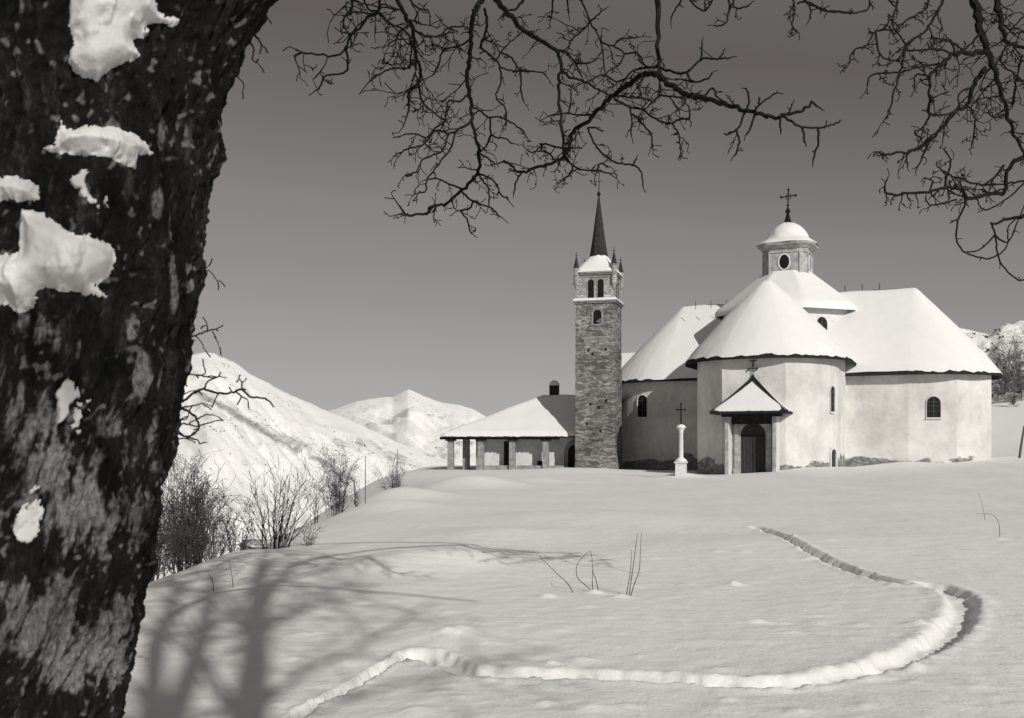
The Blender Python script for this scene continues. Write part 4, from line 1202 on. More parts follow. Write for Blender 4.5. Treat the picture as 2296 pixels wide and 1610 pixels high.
# (points, width in picture units, twig gap, twig length, level)
BO = [
    (Bt(A, [(675, -140), (675, 0), (672, 70), (590, 120), (540, 190), (470, 250), (450, 320), (370, 385), (270, 370), (130, 362), (98, 398)]), 5.5, .07, .30, 2),
    (Bt(A, [(450, 330), (460, 450), (435, 495), (310, 515), (285, 560), (258, 612)]), 3.6, .16, .16, 1),
    (Bt(A, [(675, 90), (720, 140), (760, 165), (840, 200), (885, 260), (890, 360), (885, 440), (850, 465), (750, 470), (690, 500), (620, 545)]), 4.2, .09, .26, 2),
    (Bt(A, [(780, -120), (800, 0), (850, 110), (900, 190), (910, 330), (950, 450), (940, 560), (880, 640), (870, 740)]), 7.5, .05, .40, 2),
    (Bt(A, [(900, 200), (1000, 245), (1080, 245), (1150, 190), (1250, 180)]), 3.5, .08, .26, 2),
    (Bt(A, [(940, 540), (955, 660), (1010, 740), (1120, 820)]), 3.2, .10, .22, 2),
    (Bt(A, [(1385, -120), (1370, 0), (1330, 60), (1310, 130), (1300, 280), (1290, 400), (1275, 480), (1285, 640), (1300, 720), (1310, 820), (1330, 920), (1352, 1040), (1345, 1180), (1240, 1300), (1140, 1390), (1040, 1410), (980, 1460), (880, 1465), (835, 1440)]), 8.5, .11, .30, 2),
    (Bt(A, [(1295, 265), (1230, 310), (1110, 345), (1080, 440), (1040, 510)]), 3.6, .05, .32, 2),
    (Bt(A, [(1285, 640), (1220, 690), (1150, 690), (1125, 790), (1118, 830), (1050, 880), (1000, 940), (940, 920), (850, 910)]), 4.0, .09, .22, 2),
    (Bt(A, [(1310, 820), (1220, 880), (1150, 910), (1060, 890), (980, 985), (880, 1010), (800, 1052)]), 4.6, .09, .22, 2),
    (Bt(A, [(1150, 910), (1100, 1030), (1030, 1060), (960, 1100), (930, 1170), (860, 1190)]), 3.4, .10, .2, 2),
    (Bt(A, [(1190, 905), (1165, 1010), (1100, 1090), (1050, 1160), (1000, 1225), (990, 1300), (945, 1310)]), 3.0, .10, .2, 2),
    (Bt(A, [(1310, 730), (1370, 760), (1420, 800), (1500, 800), (1580, 840), (1650, 890)]), 3.8, .10, .2, 2),
    (Bt(A, [(1430, 800), (1440, 920), (1530, 945), (1580, 980)]), 3.0, .12, .18, 1),
    (Bt(A, [(1345, 1180), (1400, 1200), (1470, 1250), (1500, 1320), (1555, 1362)]), 3.4, .09, .16, 1),
    (Bt(A, [(1345, 1180), (1385, 1240), (1420, 1290), (1420, 1400)]), 2.8, .10, .14, 1),
    (Bt(A, [(1240, 1310), (1310, 1370), (1380, 1400), (1440, 1420), (1500, 1480)]), 3.0, .09, .16, 1),
    (Bt(A, [(1310, 1370), (1295, 1420), (1230, 1440), (1270, 1490), (1300, 1590)]), 2.8, .09, .14, 1),
    (Bt(A, [(1240, 1290), (1150, 1255), (1080, 1220), (1000, 1225)]), 2.8, .10, .16, 1),
    (Bt(A, [(1350, 1040), (1400, 1000), (1440, 920)]), 2.6, .1, .14, 1), (Bt(A, [(1355, 1045), (1400, 1070), (1460, 1110)]), 2.6, .1, .12, 1),
    (Bt(A, [(1390, 60), (1410, 170), (1370, 300), (1370, 330), (1470, 410), (1500, 480), (1505, 560), (1470, 660), (1530, 730), (1540, 800)]), 5.2, .10, .24, 2),
    (Bt(A, [(1470, 410), (1510, 350), (1550, 300), (1640, 230)]), 3.2, .12, .18, 2), (Bt(A, [(1510, 360), (1580, 400), (1640, 480), (1770, 490), (1820, 530)]), 3.8, .08, .2, 2), (Bt(A, [(1640, 490), (1640, 600), (1655, 690)]), 2.8, .1, .16, 2), (Bt(A, [(1500, 460), (1570, 480), (1640, 490)]), 3.2, .12, .16, 1),
    (Bt(A, [(560, -40), (600, 60), (660, 75)]), 3, .08, .2, 2), (Bt(A, [(480, -40), (490, 60), (430, 130), (440, 200)]), 2.5, .08, .2, 2), (Bt(A, [(860, -30), (930, 50), (1010, 70)]), 2.5, .1, .18, 2),
    (Bt(B, [(-70, -60), (-30, 0), (60, 110), (190, 230), (350, 320), (380, 440), (370, 560), (380, 760), (400, 940), (405, 1000)]), 9.5, .10, .28, 2),
    (Bt(B, [(160, -30), (110, 40), (50, 70)]), 6.5, .3, .2, 1),
    (Bt(B, [(1005, -150), (1010, 0), (1010, 200), (1015, 430), (1022, 500)]), 13.0, .4, .3, 2),
    (Bt(B, [(1020, 490), (1060, 530), (1120, 570), (1200, 610), (1300, 640), (1440, 675), (1580, 715), (1700, 745), (1760, 765), (1830, 750), (1930, 720), (2018, 662)]), 9.0, .22, .2, 1),
    (Bt(B, [(1020, 485), (930, 480), (850, 530), (780, 580), (720, 620), (640, 700), (560, 790), (460, 860), (430, 980), (350, 1050), (270, 1075), (140, 1115), (60, 1080), (10, 1045)]), 9.0, .10, .26, 2),
    (Bt(B, [(1015, 435), (1110, 465), (1200, 470), (1290, 385), (1400, 380), (1470, 375)]), 5.0, .25, .16, 1), (Bt(B, [(1290, 385), (1298, 330), (1300, 270)]), 4.0, .2, .1, 0), (Bt(B, [(1410, 380), (1432, 345)]), 3.2, .3, .1, 0),
    (Bt(B, [(1015, 430), (900, 445), (850, 460), (760, 530), (660, 485), (570, 520)]), 4.6, .09, .26, 2),
    (Bt(B, [(500, -60), (520, 0), (570, 140), (640, 270), (670, 470)]), 4.0, .10, .24, 2), (Bt(B, [(570, 140), (610, 110), (650, 70)]), 4.2, .2, .12, 1),
    (Bt(B, [(570, 150), (520, 200), (450, 260), (430, 320)]), 3.6, .05, .28, 2), (Bt(B, [(640, 270), (720, 295), (770, 250), (860, 245)]), 3.0, .09, .2, 2), (Bt(B, [(730, 300), (790, 350), (760, 420), (680, 470)]), 3.0, .09, .2, 2), (Bt(B, [(790, 350), (880, 345), (920, 410)]), 2.6, .1, .16, 1),
    (Bt(B, [(390, 450), (440, 500), (540, 530), (640, 590), (720, 620)]), 5.0, .08, .26, 2), (Bt(B, [(370, 330), (430, 350), (480, 420), (520, 500)]), 3.6, .06, .26, 2), (Bt(B, [(470, 410), (560, 410), (620, 380)]), 3.0, .1, .2, 2),
    (Bt(B, [(730, 640), (820, 690), (920, 710), (960, 750), (1060, 800), (1100, 800), (1150, 880), (1155, 970)]), 4.2, .09, .22, 2),
    (Bt(B, [(1100, 800), (1160, 770), (1215, 765), (1210, 690)]), 3.2, .1, .14, 1), (Bt(B, [(850, 740), (910, 800), (970, 880), (970, 960)]), 3.0, .12, .16, 1), (Bt(B, [(830, 700), (845, 780), (835, 870)]), 2.6, .1, .16, 1),
    (Bt(B, [(740, 620), (840, 630), (900, 620), (890, 550), (920, 510)]), 3.4, .07, .22, 2), (Bt(B, [(1020, 510), (1025, 610), (960, 680), (930, 710)]), 3.6, .07, .24, 2), (Bt(B, [(1025, 620), (1110, 625), (1190, 640), (1170, 690)]), 3.0, .08, .2, 2),
    (Bt(B, [(555, 830), (590, 910), (640, 980), (730, 1050), (850, 1070), (900, 1110), (915, 1200)]), 3.8, .3, .14, 1), (Bt(B, [(850, 1070), (872, 1028)]), 3.0, .2, .06, 0), (Bt(B, [(560, 830), (610, 830), (655, 850)]), 3.2, .2, .08, 0),
    (Bt(B, [(580, 745), (500, 745), (430, 735), (310, 750)]), 3.6, .09, .2, 2), (Bt(B, [(430, 740), (445, 680), (452, 605)]), 3.4, .14, .12, 1),
    (Bt(B, [(410, 1010), (470, 1080), (540, 1105), (620, 1105), (710, 1130)]), 3.4, .05, .26, 2), (Bt(B, [(620, 1105), (640, 1060), (690, 1080)]), 2.6, .06, .14, 1), (Bt(B, [(460, 1080), (440, 1130), (380, 1180)]), 2.8, .06, .18, 2),
    (Bt(B, [(430, 960), (330, 950), (280, 930), (250, 960)]), 3.4, .06, .26, 2), (Bt(B, [(350, 1050), (300, 990), (240, 980), (190, 990)]), 3.0, .06, .22, 2), (Bt(B, [(130, 1115), (95, 1180), (78, 1250)]), 2.6, .2, .1, 0),
    (Bt(B, [(1580, 715), (1605, 660), (1582, 570)]), 3.6, .3, .08, 0), (Bt(B, [(1575, 720), (1550, 800), (1520, 840), (1450, 875)]), 4.0, .22, .1, 0), (Bt(B, [(1520, 840), (1540, 920), (1510, 1010)]), 3.0, .12, .1, 1), (Bt(B, [(1640, 725), (1670, 680), (1775, 602)]), 4.0, .22, .1, 0), (Bt(B, [(1640, 730), (1610, 830), (1580, 875)]), 3.4, .3, .08, 0), (Bt(B, [(1670, 680), (1665, 640)]), 2.6, .3, .05, 0),
    (Bt(B, [(1820, 755), (1880, 790), (1940, 825), (2050, 830), (2120, 815), (2195, 788)]), 5.0, .25, .1, 0), (Bt(B, [(2050, 835), (2052, 920), (2020, 1035)]), 2.8, .09, .1, 1), (Bt(B, [(1950, 830), (1965, 925)]), 2.8, .3, .06, 0), (Bt(B, [(1800, 760), (1812, 850)]), 2.2, .3, .05, 0),
    (Bt(B, [(1200, 475), (1240, 530), (1330, 510), (1365, 475)]), 4.0, .15, .12, 1), (Bt(B, [(1310, 625), (1370, 570), (1390, 620), (1440, 660)]), 3.4, .1, .12, 1), (Bt(B, [(1240, 530), (1155, 512)]), 3.0, .3, .08, 0),
    (Bt(B, [(1175, -40), (1165, 0), (1130, 50), (1095, 130)]), 3.2, .14, .14, 1), (Bt(B, [(1200, -40), (1220, 0), (1300, 70), (1340, 50), (1380, -40)]), 3.6, .1, .2, 2), (Bt(B, [(1475, -40), (1470, 80), (1450, 150), (1385, 170)]), 3.8, .1, .16, 1), (Bt(B, [(1500, -40), (1510, 50), (1600, 40)]), 3.4, .12, .14, 1),
    (Bt(B, [(1890, -60), (1890, 0), (1900, 60), (1880, 160)]), 3.6, .07, .2, 2), (Bt(B, [(1950, -40), (1970, 10), (2090, 65), (2200, 75)]), 3.6, .1, .18, 1), (Bt(B, [(1980, 20), (2000, 60), (2000, 125)]), 2.8, .1, .14, 1), (Bt(B, [(330, -30), (330, 60), (320, 120)]), 3.0, .1, .18, 2), (Bt(B, [(420, -30), (435, 80)]), 2.4, .1, .14, 1),
]
CO = [
    (Bt(Cc, [(955, -90), (970, 0), (990, 110), (1020, 230), (1060, 340), (1100, 450), (1130, 560), (1170, 700), (1238, 840), (1310, 960)]), 17.0, .12, .32, 2),
    (Bt(Cc, [(1075, -90), (1085, 0), (1110, 120), (1150, 230), (1238, 262), (1330, 290)]), 11.0, .07, .36, 2),
    (Bt(Cc, [(830, -60), (800, 0), (740, 110), (690, 180), (600, 240), (580, 330), (560, 400), (540, 470), (520, 540), (490, 640)]), 5.4, .11, .24, 2),
    (Bt(Cc, [(740, -60), (720, 0), (700, 50), (600, 110), (540, 160), (430, 170), (380, 250), (310, 270), (285, 345)]), 4.4, .12, .2, 2),
    (Bt(Cc, [(550, -60), (545, 20), (520, 130), (560, 190), (590, 240)]), 3.8, .1, .2, 2), (Bt(Cc, [(430, 170), (440, 270), (480, 320), (560, 335)]), 3.6, .1, .18, 2),
    (Bt(Cc, [(1020, 280), (960, 290), (880, 290), (840, 300), (770, 370), (730, 420), (720, 520), (720, 650)]), 8.0, .06, .34, 2),
    (Bt(Cc, [(840, 295), (780, 270), (700, 270), (620, 280), (590, 270)]), 4.0, .1, .2, 2), (Bt(Cc, [(775, 345), (650, 370), (560, 395), (410, 408), (385, 465)]), 4.0, .12, .18, 2), (Bt(Cc, [(730, 420), (650, 405), (640, 465)]), 3.2, .08, .18, 2), (Bt(Cc, [(860, 290), (840, 230), (770, 230), (720, 260)]), 3.6, .1, .18, 2),
    (Bt(Cc, [(1000, 180), (950, 240), (900, 280)]), 5, .08, .2, 2),
    (Bt(Cc, [(1020, 370), (1000, 410), (970, 460), (930, 570), (860, 610), (770, 720), (680, 800), (600, 830), (460, 845)]), 8.0, .10, .24, 2),
    (Bt(Cc, [(870, 600), (800, 690), (720, 750), (650, 815)]), 4.6, .12, .16, 1),
    (Bt(Cc, [(650, 810), (600, 850), (605, 910)]), 3.4, .1, .12, 1), (Bt(Cc, [(720, 760), (690, 840), (655, 920)]), 3.2, .1, .12, 1), (Bt(Cc, [(680, 760), (640, 720), (680, 705)]), 3.0, .15, .1, 0),
    (Bt(Cc, [(970, 470), (890, 510), (880, 580)]), 4.0, .14, .16, 1), (Bt(Cc, [(930, 570), (970, 650), (955, 785)]), 3.4, .12, .18, 2), (Bt(Cc, [(860, 610), (780, 630), (690, 600)]), 3.4, .1, .16, 1), (Bt(Cc, [(1090, 420), (1040, 470), (1000, 520), (950, 580)]), 3.6, .1, .2, 2),
    (Bt(Cc, [(1120, 520), (1060, 530), (990, 540)]), 3.0, .1, .2, 2), (Bt(Cc, [(1130, 630), (1080, 640), (1030, 610)]), 3, .1, .2, 2),
    (Bt(Cc, [(1310, 860), (1238, 865), (1160, 910), (1130, 1050), (1080, 1055), (930, 1075), (900, 1030), (810, 1020), (720, 1050), (510, 1060), (480, 1020)]), 7.4, .10, .2, 2),
    (Bt(Cc, [(1130, 900), (1040, 1000), (960, 1000), (880, 970), (820, 950), (760, 900)]), 4.4, .08, .22, 2), (Bt(Cc, [(820, 950), (840, 880), (810, 830)]), 3.2, .1, .12, 1), (Bt(Cc, [(820, 955), (810, 1020), (870, 1060), (910, 1080)]), 4.2, .09, .2, 2), (Bt(Cc, [(720, 1050), (740, 990), (690, 970)]), 3, .1, .14, 1),
    (Bt(Cc, [(920, 1080), (910, 1130), (880, 1200), (870, 1310), (920, 1380), (1030, 1410), (1100, 1390), (1150, 1330), (1150, 1240), (1200, 1190)]), 3.8, .25, .08, 0), (Bt(Cc, [(885, 1190), (840, 1215)]), 3.4, .3, .05, 0),
    (Bt(Cc, [(1320, 1165), (1238, 1180), (1150, 1200), (1060, 1220)]), 8.0, .3, .12, 0), (Bt(Cc, [(1062, 1225), (1080, 1280), (1090, 1350), (1110, 1430), (1180, 1510), (1238, 1530), (1300, 1500)]), 3.6, .3, .08, 0), (Bt(Cc, [(1080, 1280), (1000, 1360), (930, 1375)]), 3.2, .2, .08, 0), (Bt(Cc, [(1080, 1285), (1150, 1320), (1200, 1220), (1250, 1100)]), 3.0, .2, .12, 1),
    (Bt(Cc, [(1320, 985), (1238, 990), (1150, 1000), (1040, 1010)]), 5.0, .12, .16, 1), (Bt(Cc, [(1238, 1000), (1150, 1080), (1050, 1140), (1000, 1130), (980, 1080)]), 3.4, .16, .12, 1), (Bt(Cc, [(870, 1090), (800, 1110), (730, 1120), (700, 1080)]), 3.4, .14, .12, 1),
    (Bt(Cc, [(1330, 160), (1238, 170), (1180, 180), (1120, 120)]), 4.5, .07, .3, 2), (Bt(Cc, [(1330, 60), (1238, 90), (1180, 150)]), 3.5, .08, .26, 2), (Bt(Cc, [(1160, 230), (1110, 330), (1180, 400), (1238, 440)]), 4, .06, .3, 2), (Bt(Cc, [(1230, 300), (1200, 420), (1180, 560), (1160, 600)]), 3.6, .08, .26, 2), (Bt(Cc, [(1330, 700), (1238, 730), (1190, 720)]), 3, .1, .2, 2),
    (Bt(Cc, [(400, -50), (390, 40), (340, 65), (280, 72)]), 3.8, .14, .14, 1), (Bt(Cc, [(0, 20), (60, 10), (150, 60), (240, 65)]), 3.4, .1, .16, 1), (Bt(Cc, [(470, -40), (520, 20), (545, 40)]), 3, .1, .16, 1),
]
starts = {}
def mk(lst, yf):
    for pts, w, gap, tl, lv in lst:
        pa = trace(pts, yf)
        Ym = pa[0].y
        r0 = max(0.0085, w * (0.66 if w < 7 else 0.80 if w < 12 else 0.66) / F * Ym)
        rend = max(0.006, min(0.5 * r0, 0.009))
        bough('bough', pa, (r0, rend), M['twig'], bt, gap * 1.35, tl * .95, lv, 0.12, 0.0072, 6)
        if pts[0][1] < -8 and w > 5.3: starts[tuple(pts[0])] = (pa[0], r0)
mk(BO, yb)
mk(CO, lambda x, y: yb(x, y) + 0.5)
# stems behind the camera and limbs that carry the boughs
def stem(x0, lean, h, r, y0=-6.0, ly=0.0, wob=0.1):
    pts = [(x0 + lean * z + wob * math.sin(z * 1.1 + x0 * 5), y0 + ly * z + wob * math.cos(z * .9 + x0), z - 0.3) for z in np.linspace(0, h, 8)]
    limb(bt, pts, (r, r * 0.45), M['bark'], 'stem', 12)
    return pts
s1 = stem(0.98, 0.46, 13.0, 0.19, wob=0.05)
s2 = stem(0.83, 0.425, 13.0, 0.14, -6.1, wob=0.05)
s3 = stem(1.6, 0.305, 13.0, 0.125, -5.9, wob=0.06)
limb(bt, [(3.65, -6.0, 5.6), (3.75, -4.8, 5.9), (3.72, -3.8, 5.75), (3.7, -3.3, 5.5)], (0.06, 0.05), M['bark'], 'limb', 8)  # unseen stub limb added to hold the shadow-casting knob
kn = MB(); kn.lathe(Vector((3.7, -3.25, 5.45)), [(0.02, -.2), (0.15, -.14), (0.2, 0), (0.17, .13), (0.02, .2)], 12); kn.build('shadow_knob', M['bark'], bt, True)  # unseen knob added to throw a rounded shadow on the snow
limb(bt, [(3.9, -6.0, 7.1), (2.9, -3.0, 7.3), (2.5, -0.2, 7.1), (3.1, 0.55, 7.0), (4.2, 0.1, 7.0), (5.4, -0.5, 6.9)], (0.06, 0.02), M['twig'], 'limb', 8)
for i, (pst, r0) in enumerate(starts.values()):
    a_ = Vector(s1[5 if i % 2 else 4])
    mid = Vector((a_.x * .45 + pst.x * .55, (a_.y + pst.y) * .55, max(a_.z, pst.z) + 1.3))
    limb(bt, [tuple(a_), tuple(a_.lerp(mid, .5) + Vector((0, 0, .5))), tuple(mid), tuple(mid.lerp(pst, .6) + Vector((0, 0, .35))), tuple(pst)], (max(0.02, r0), r0 * .9), M['twig'], 'limb', 7)
crown = MB()
for s_ in (s1, s2, s3):
    for k in range(4, 8):
        for _ in range(2):
            d = Vector((random.uniform(-.2, 1), random.uniform(-.3, .8), random.uniform(0.1, .9))).normalized()
            grow(crown, Vector(s_[k]), d, random.uniform(1.8, 3.6), 0.035, 2, 0.25, 0.02, 0.6, 5, 0.01)
crown.build('crown', M['twig'], bt)

# ------------------------------------------------------------------ shrubs, posts, stalks
def shrub_at(x, ybase, ytop, Y, wpx, n, label, group, r=0.011, level=2, spread=1.0, mat=None):
    p = P(x, ybase, Y)
    g_ = gz(p.x, p.y)
    base = Vector((p.x, p.y, g_ - 0.05))
    H = z_at(ytop, Y) - base.z
    Wd = wpx / F * Y
    mb = MB()
    for i in range(n):
        a = random.uniform(0, 2 * math.pi); q = math.sqrt(random.random())
        o_ = Vector((math.cos(a), math.sin(a), 0)) * (q * Wd * 0.16)
        tipx = Vector((math.cos(a), math.sin(a), 0)) * (q * Wd * 0.5 * random.uniform(.6, 1.1) * spread)
        hh = H * random.uniform(0.62, 1.0) * (1 - 0.28 * q * q)
        b0 = base + o_; tip = base + tipx + UP * hh
        pts = []; rs = []
        for k in range(7):
            t = k / 6
            pt = b0.lerp(tip, t) + tipx * (0.10 * math.sin(t * math.pi)) * -1 + rvec() * (0.02 * H * (t > 0))
            pts.append(pt); rs.append(r * (1 - 0.7 * t))
        mb.tube(pts, rs, 4, cap=False)
        for k in range(1, 7):
            for _ in range(2):
                if random.random() < .85:
                    d = ((pts[k] - pts[k - 1]).normalized() * 0.9 + rvec() * 0.75).normalized()
                    grow(mb, pts[k], d, H * random.uniform(.10, .26), rs[k] * .7, level - 1, 0.22, 0.06, 0.7, 3, 0.0035)
    o = mb.build('shrub', mat or M['shrub'], None, False, origin=base)
    tag(o, label, 'shrub', group)
    return o
SG = 'bare shrubs along the edge of the snow bank'
shrub_at(418, 1262, 1040, 19.5, 175, 64, 'broad dense bare shrub just right of the big tree trunk', SG, 0.008)
shrub_at(350, 1280, 1120, 17.5, 130, 26, 'low dark bare shrub partly hidden behind the big tree trunk', SG, 0.008)
shrub_at(612, 1228, 1040, 18.6, 235, 30, 'fan shaped bare shrub with black stems beside the snow capped rock', SG, 0.0085, 1, 1.15, M['twig'])
shrub_at(530, 1225, 1150, 18.0, 110, 12, 'small sparse shrub between the two largest shrubs', SG, 0.009)
shrub_at(690, 1225, 1165, 18.8, 70, 7, 'few thin slanting stems right of the fan shaped shrub', SG, 0.007, 1, 1.5)
shrub_at(752, 1138, 1000, 30.0, 105, 22, 'tall upright bare shrub in the middle of the bank, left of the thin post', SG, 0.010)
shrub_at(705, 1140, 1060, 29.0, 50, 7, 'small thin shrub at the left foot of the tall upright shrub', SG, 0.01, 1)
shrub_at(882, 1080, 1022, 47.0, 70, 14, 'small pale shrub farthest along the bank, nearest the gallery', SG, 0.012)
shrub_at(800, 1130, 1060, 31.0, 36, 7, 'slim shrub close beside the thin post', SG, 0.009, 1)
shrub_at(470, 1262, 1110, 23.0, 150, 18, 'pale shrub standing lower down behind the broad dense shrub', SG, 0.01)

def post(x, ytop, ybot, Y, lean, r, label, bar=0.0, name='post', cat='post', mat=None, group=None):
    p = P(x, ybot, Y); g_ = gz(p.x, p.y)
    base = Vector((p.x, p.y, min(g_, p.z) - 0.1)); top = P(x + lean, ytop, Y)
    mb = MB(); mb.tube([base, base.lerp(top, .5) + rvec() * r * .5, top], [r, r * .9, r * .8], 6)
    if bar: mb.tube([top + Vector((-bar, 0, -.12)), top + Vector((bar, 0, -.1))], r * .8, 5)
    o = mb.build(name, mat or M['post'], None, False, origin=base)
    tag(o, label, cat, group); return o
post(819, 1022, 1130, 30.0, 0, 0.014, 'thin grey post standing in the bank left of the gallery')
post(888, 1008, 1085, 46.0, 3, 0.02, 'thin dark post rising out of the farthest small shrub')
post(2285, 955, 1030, 82.0, 12, 0.10, 'dark leaning pole in the snow at the right edge beside the church')
post(524, 1312, 1312, 13.0, -12, 0.006, 'short dry stick poking out of the shaded snow', name='stick', cat='stick', mat=M['twig']) if False else None

def stalks(lines, label, group):
    (x0, y0) = lines[0][0]
    X_, Y_ = flat(x0, y0)
    base = Vector((X_, Y_, gz(X_, Y_)))
    mb = MB()
    for pts in lines:
        (xb, yb_) = pts[0]; Xb, Yb = flat(xb, yb_)
        zb = gz(Xb, Yb)
        q = [Vector((Xb, Yb, zb - .06))]
        for (x, y) in pts[1:]: q.append(P(x, y, Yb + random.uniform(-.05, .05)))
        n = len(q)
        q = [Vector(p) for p in spline([tuple(p) for p in q], 4)]
        n = len(q)
        mb.tube(q, [0.0055 - 0.0035 * i / (n - 1) for i in range(n)], 5)
    o = mb.build('dry_stalk', M['twig'], None, False, origin=base)
    tag(o, label, 'plant', group)
PG = 'dry stalks poking out of the snow'
Bq = lambda x, y: ((1500 + x / 2.196) / 1.511, (1700 + y / 2.196) / 1.511)
stalks([[Bq(990, 680), Bq(930, 610), Bq(860, 545), Bq(755, 440), Bq(700, 385)]], 'single dry stalk leaning left at the left of the stalk group', PG)
stalks([[Bq(1168, 665), Bq(1140, 580), Bq(1118, 520), Bq(1108, 400), Bq(1098, 365)], [Bq(1113, 668), Bq(1113, 580), Bq(1115, 510)], [Bq(1165, 668), Bq(1060, 620), Bq(1000, 560), Bq(1000, 470), Bq(1060, 390), Bq(1098, 370)]], 'dry stalks with one bowed over, in the middle of the stalk group', PG)
stalks([[Bq(1385, 700), Bq(1430, 600), Bq(1462, 510), Bq(1470, 380), Bq(1478, 235)], [Bq(1358, 690), Bq(1385, 590), Bq(1400, 480), Bq(1403, 355)], [Bq(1462, 510), Bq(1500, 455)][:0] or [Bq(1380, 700), Bq(1425, 420), Bq(1448, 230)]], 'tall upright dry stalks at the right of the stalk group', PG)
Br = lambda x, y: ((2400 + x / 1.9326) / 1.511, (1600 + y / 1.9326) / 1.511)
stalks([[Br(1812, 320), Br(1800, 240), Br(1765, 130)]], 'thin dry stalk standing alone near the right edge below the church', PG)
stalks([[Br(1908, 440), Br(1905, 350), Br(1890, 310), Br(1850, 275), Br(1760, 270)]], 'bent dry stalk hooked over at the right edge', PG)
stalks([[(524, 1312), (520, 1290), (513, 1255)]], 'straight dry stick in the striped tree shade on the left', PG)
stalks([[(480, 1318), (476, 1300), (468, 1288)]], 'very short dry stick nearest the big trunk, in the striped tree shade', PG)

# snow capped rock on the bank
p = P(572, 1205, 18.4); zb = gz(p.x, p.y)
rock = empty('boulder', (p.x, p.y, zb), 'dark boulder with a round cap of snow beside the fan shaped shrub', 'boulder')
def blob(c, rx, ry, rz, seed, amp, mat, name, parent, n=20, m=28, zmin=-1):
    V = []
    for i in range(n):
        a = -math.pi / 2 + math.pi * i / (n - 1)
        for j in range(m):
            b = 2 * math.pi * j / m
            d = np.array([math.cos(a) * math.cos(b), math.cos(a) * math.sin(b), math.sin(a)])
            s = 1 + amp * float(fbm(np.array([d[0] * 1.6 + d[2]]), np.array([d[1] * 1.6 - d[2]]), seed, 3)[0])
            V.append((c[0] + rx * d[0] * s, c[1] + ry * d[1] * s, c[2] + rz * max(d[2], zmin) * s))
    return raw_mesh(name, V, grid_faces(n, m, wrap=True), mat, parent, True)
rk = blob((p.x, p.y, zb + 0.04), 0.20, 0.18, 0.15, 201, .7, M['grey_stone'], 'rock', rock)
blob((p.x - .02, p.y + .01, zb + 0.15), 0.24, 0.21, 0.08, 207, .5, M['roof_snow'], 'snow_cap', rock)

# ------------------------------------------------------------------ right edge: terrace wall and trees behind the church
tw = MB()
q0 = P(2195, 952, 132); q1 = P(2420, 944, 140)
for i in range(26):
    a_ = q0.lerp(q1, i / 26); b2 = q0.lerp(q1, (i + 1) / 26)
    g0 = gz(a_.x, a_.y); hh = 1.1 + random.uniform(-.2, .2)
    d = (b2 - a_); d.z = 0; L_ = d.length; d.normalize()
    tw.box(Vector(((a_.x + b2.x) / 2, (a_.y + b2.y) / 2, g0 + hh / 2 - .3)), d, UP.cross(d), UP, L_ / 2 - .004, 0.4 + random.uniform(-.05, .05), hh / 2 + .3)
tag(tw.build('terrace_wall', M['rubble'], None, False, origin=(q0.x, q0.y, gz(q0.x, q0.y))), 'low dry stone terrace wall behind the church at the right edge', 'wall')
M['far_tree'] = simple('pale_bare_twigs', 0.16, 0.4, 2, 0.0)
def tree_at(x, ytop, Y, label, spread, seed):
    random.seed(seed)
    X_ = (x - CX) / F * Y
    z0 = gz(X_, Y)
    H = z_at(ytop, Y) - z0
    t_ = empty('bare_background_tree', (X_, Y, z0), label, 'tree', 'bare trees behind the church')
    m_ = MB(); pts = [Vector((X_ + random.uniform(-.15, .15) * k * .3, Y, z0 - .2 + (H * .8) * k / 6)) for k in range(7)]
    m_.tube(pts, [H * .018 * (1 - .12 * k) for k in range(7)], 6)
    m_.build('trunk', M['shrub'], t_, True)
    c_ = MB()
    for k in range(2, 7):
        for _ in range(9):
            d = (rvec() * 1.0 + Vector((0, 0, .55))).normalized()
            grow(c_, pts[k], d, H * random.uniform(.18, .34) * spread, H * .006, 2, 0.3, 0.04, 0.75, 4, 0.010)
    c_.build('crown', M['far_tree'], t_)
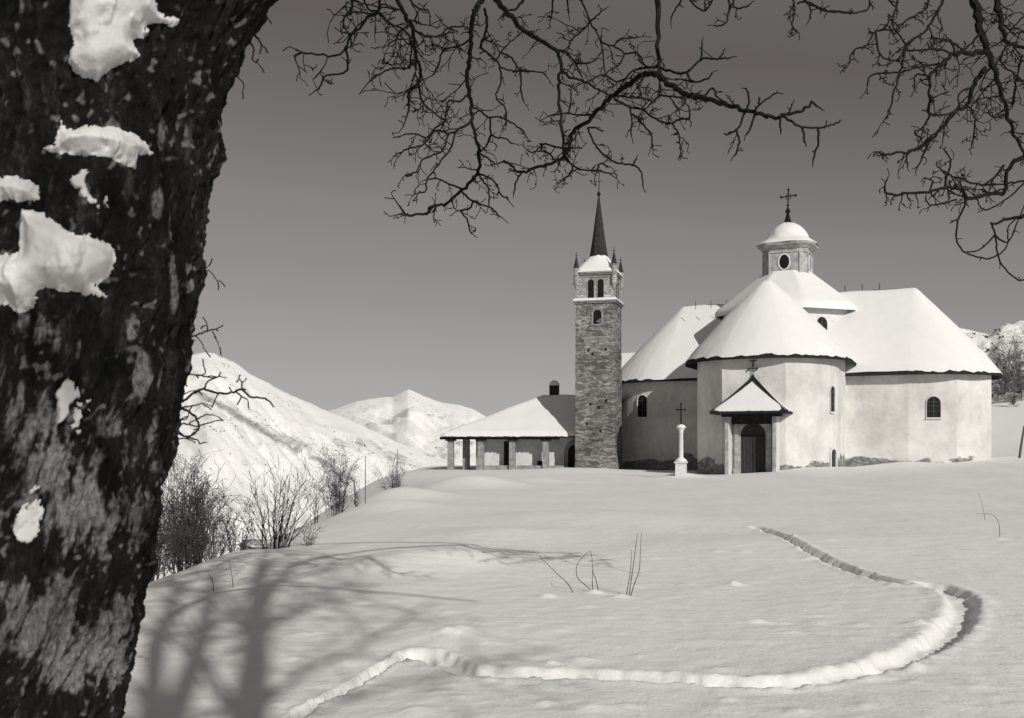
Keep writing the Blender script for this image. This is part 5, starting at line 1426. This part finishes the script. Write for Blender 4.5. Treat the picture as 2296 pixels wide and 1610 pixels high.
for i, (x, yt, Y, lab, sp_) in enumerate((
    (2236, 862, 134, 'low bare tree right against the church corner, behind the terrace wall', 1.0),
    (2262, 822, 142, 'middle bare tree of the clump behind the church corner', 1.0),
    (2288, 800, 136, 'tallest bare tree at the right edge behind the church', 1.1),
    (2330, 790, 140, 'bare tree half cut off by the right edge behind the church', 1.1),
    (2272, 880, 128, 'low bushy tree with dark twigs in front of the clump at the right edge', 1.2),
    (2250, 770, 210, 'distant bare tree on the hillside above the church corner', .9))):
    tree_at(x, yt, Y, lab, sp_, 300 + i)

# scattered scrub on the far slopes, too many to count
random.seed(99)
def scrub(name, V, sx, sy, n, size, box, mat, dens_seed, thresh):
    mb = MB(); cnt = 0; tries = 0
    ny, nx = V.shape[:2]
    while cnt < n and tries < n * 60:
        tries += 1
        i = random.randrange(2, ny - 2); j = random.randrange(2, nx - 2)
        x, y = sx[i, j], sy[i, j]
        if not (box[0] < x < box[2] and box[1] < y < box[3]): continue
        if i < ny * 0.22: continue
        if perlin(np.array([x * .012]), np.array([y * .02]), dens_seed)[0] < thresh: continue
        p = Vector(V[i, j]) + (Vector(V[i + 1, j + 1]) - Vector(V[i, j])) * random.random()
        s = size * random.uniform(.5, 1.5)
        for _ in range(2):
            o_ = rvec() * s * .5; o_.z = abs(o_.z) * .5
            mb.lathe(p + o_, [(s * .15, -s * .4), (s * random.uniform(.35, .55), 0), (s * .3, s * .35), (s * .05, s * .6)], 5, rot=random.random() * 3)
        cnt += 1
    o = mb.build(name, mat, None, False)
    tag(o, kind='stuff')
    return o
tag(scrub('scrub', mA, sxA, syA, 520, 1.6, (380, 800, 1010, 1180), M['post'], 5, -0.05), 'small dark bushes dotted over the far snowy slopes', 'scrub')
tag(scrub('scrub', mB, sxB, syB, 160, 3.0, (740, 890, 1110, 1040), M['post'], 8, 0.0), 'tiny dark specks of scrub on the pointed far peak', 'scrub')
tag(scrub('scrub', mC, sxC, syC, 300, 1.0, (2120, 740, 2330, 930), M['post'], 3, -0.25), 'brush dotting the hillside behind the church on the right', 'scrub')
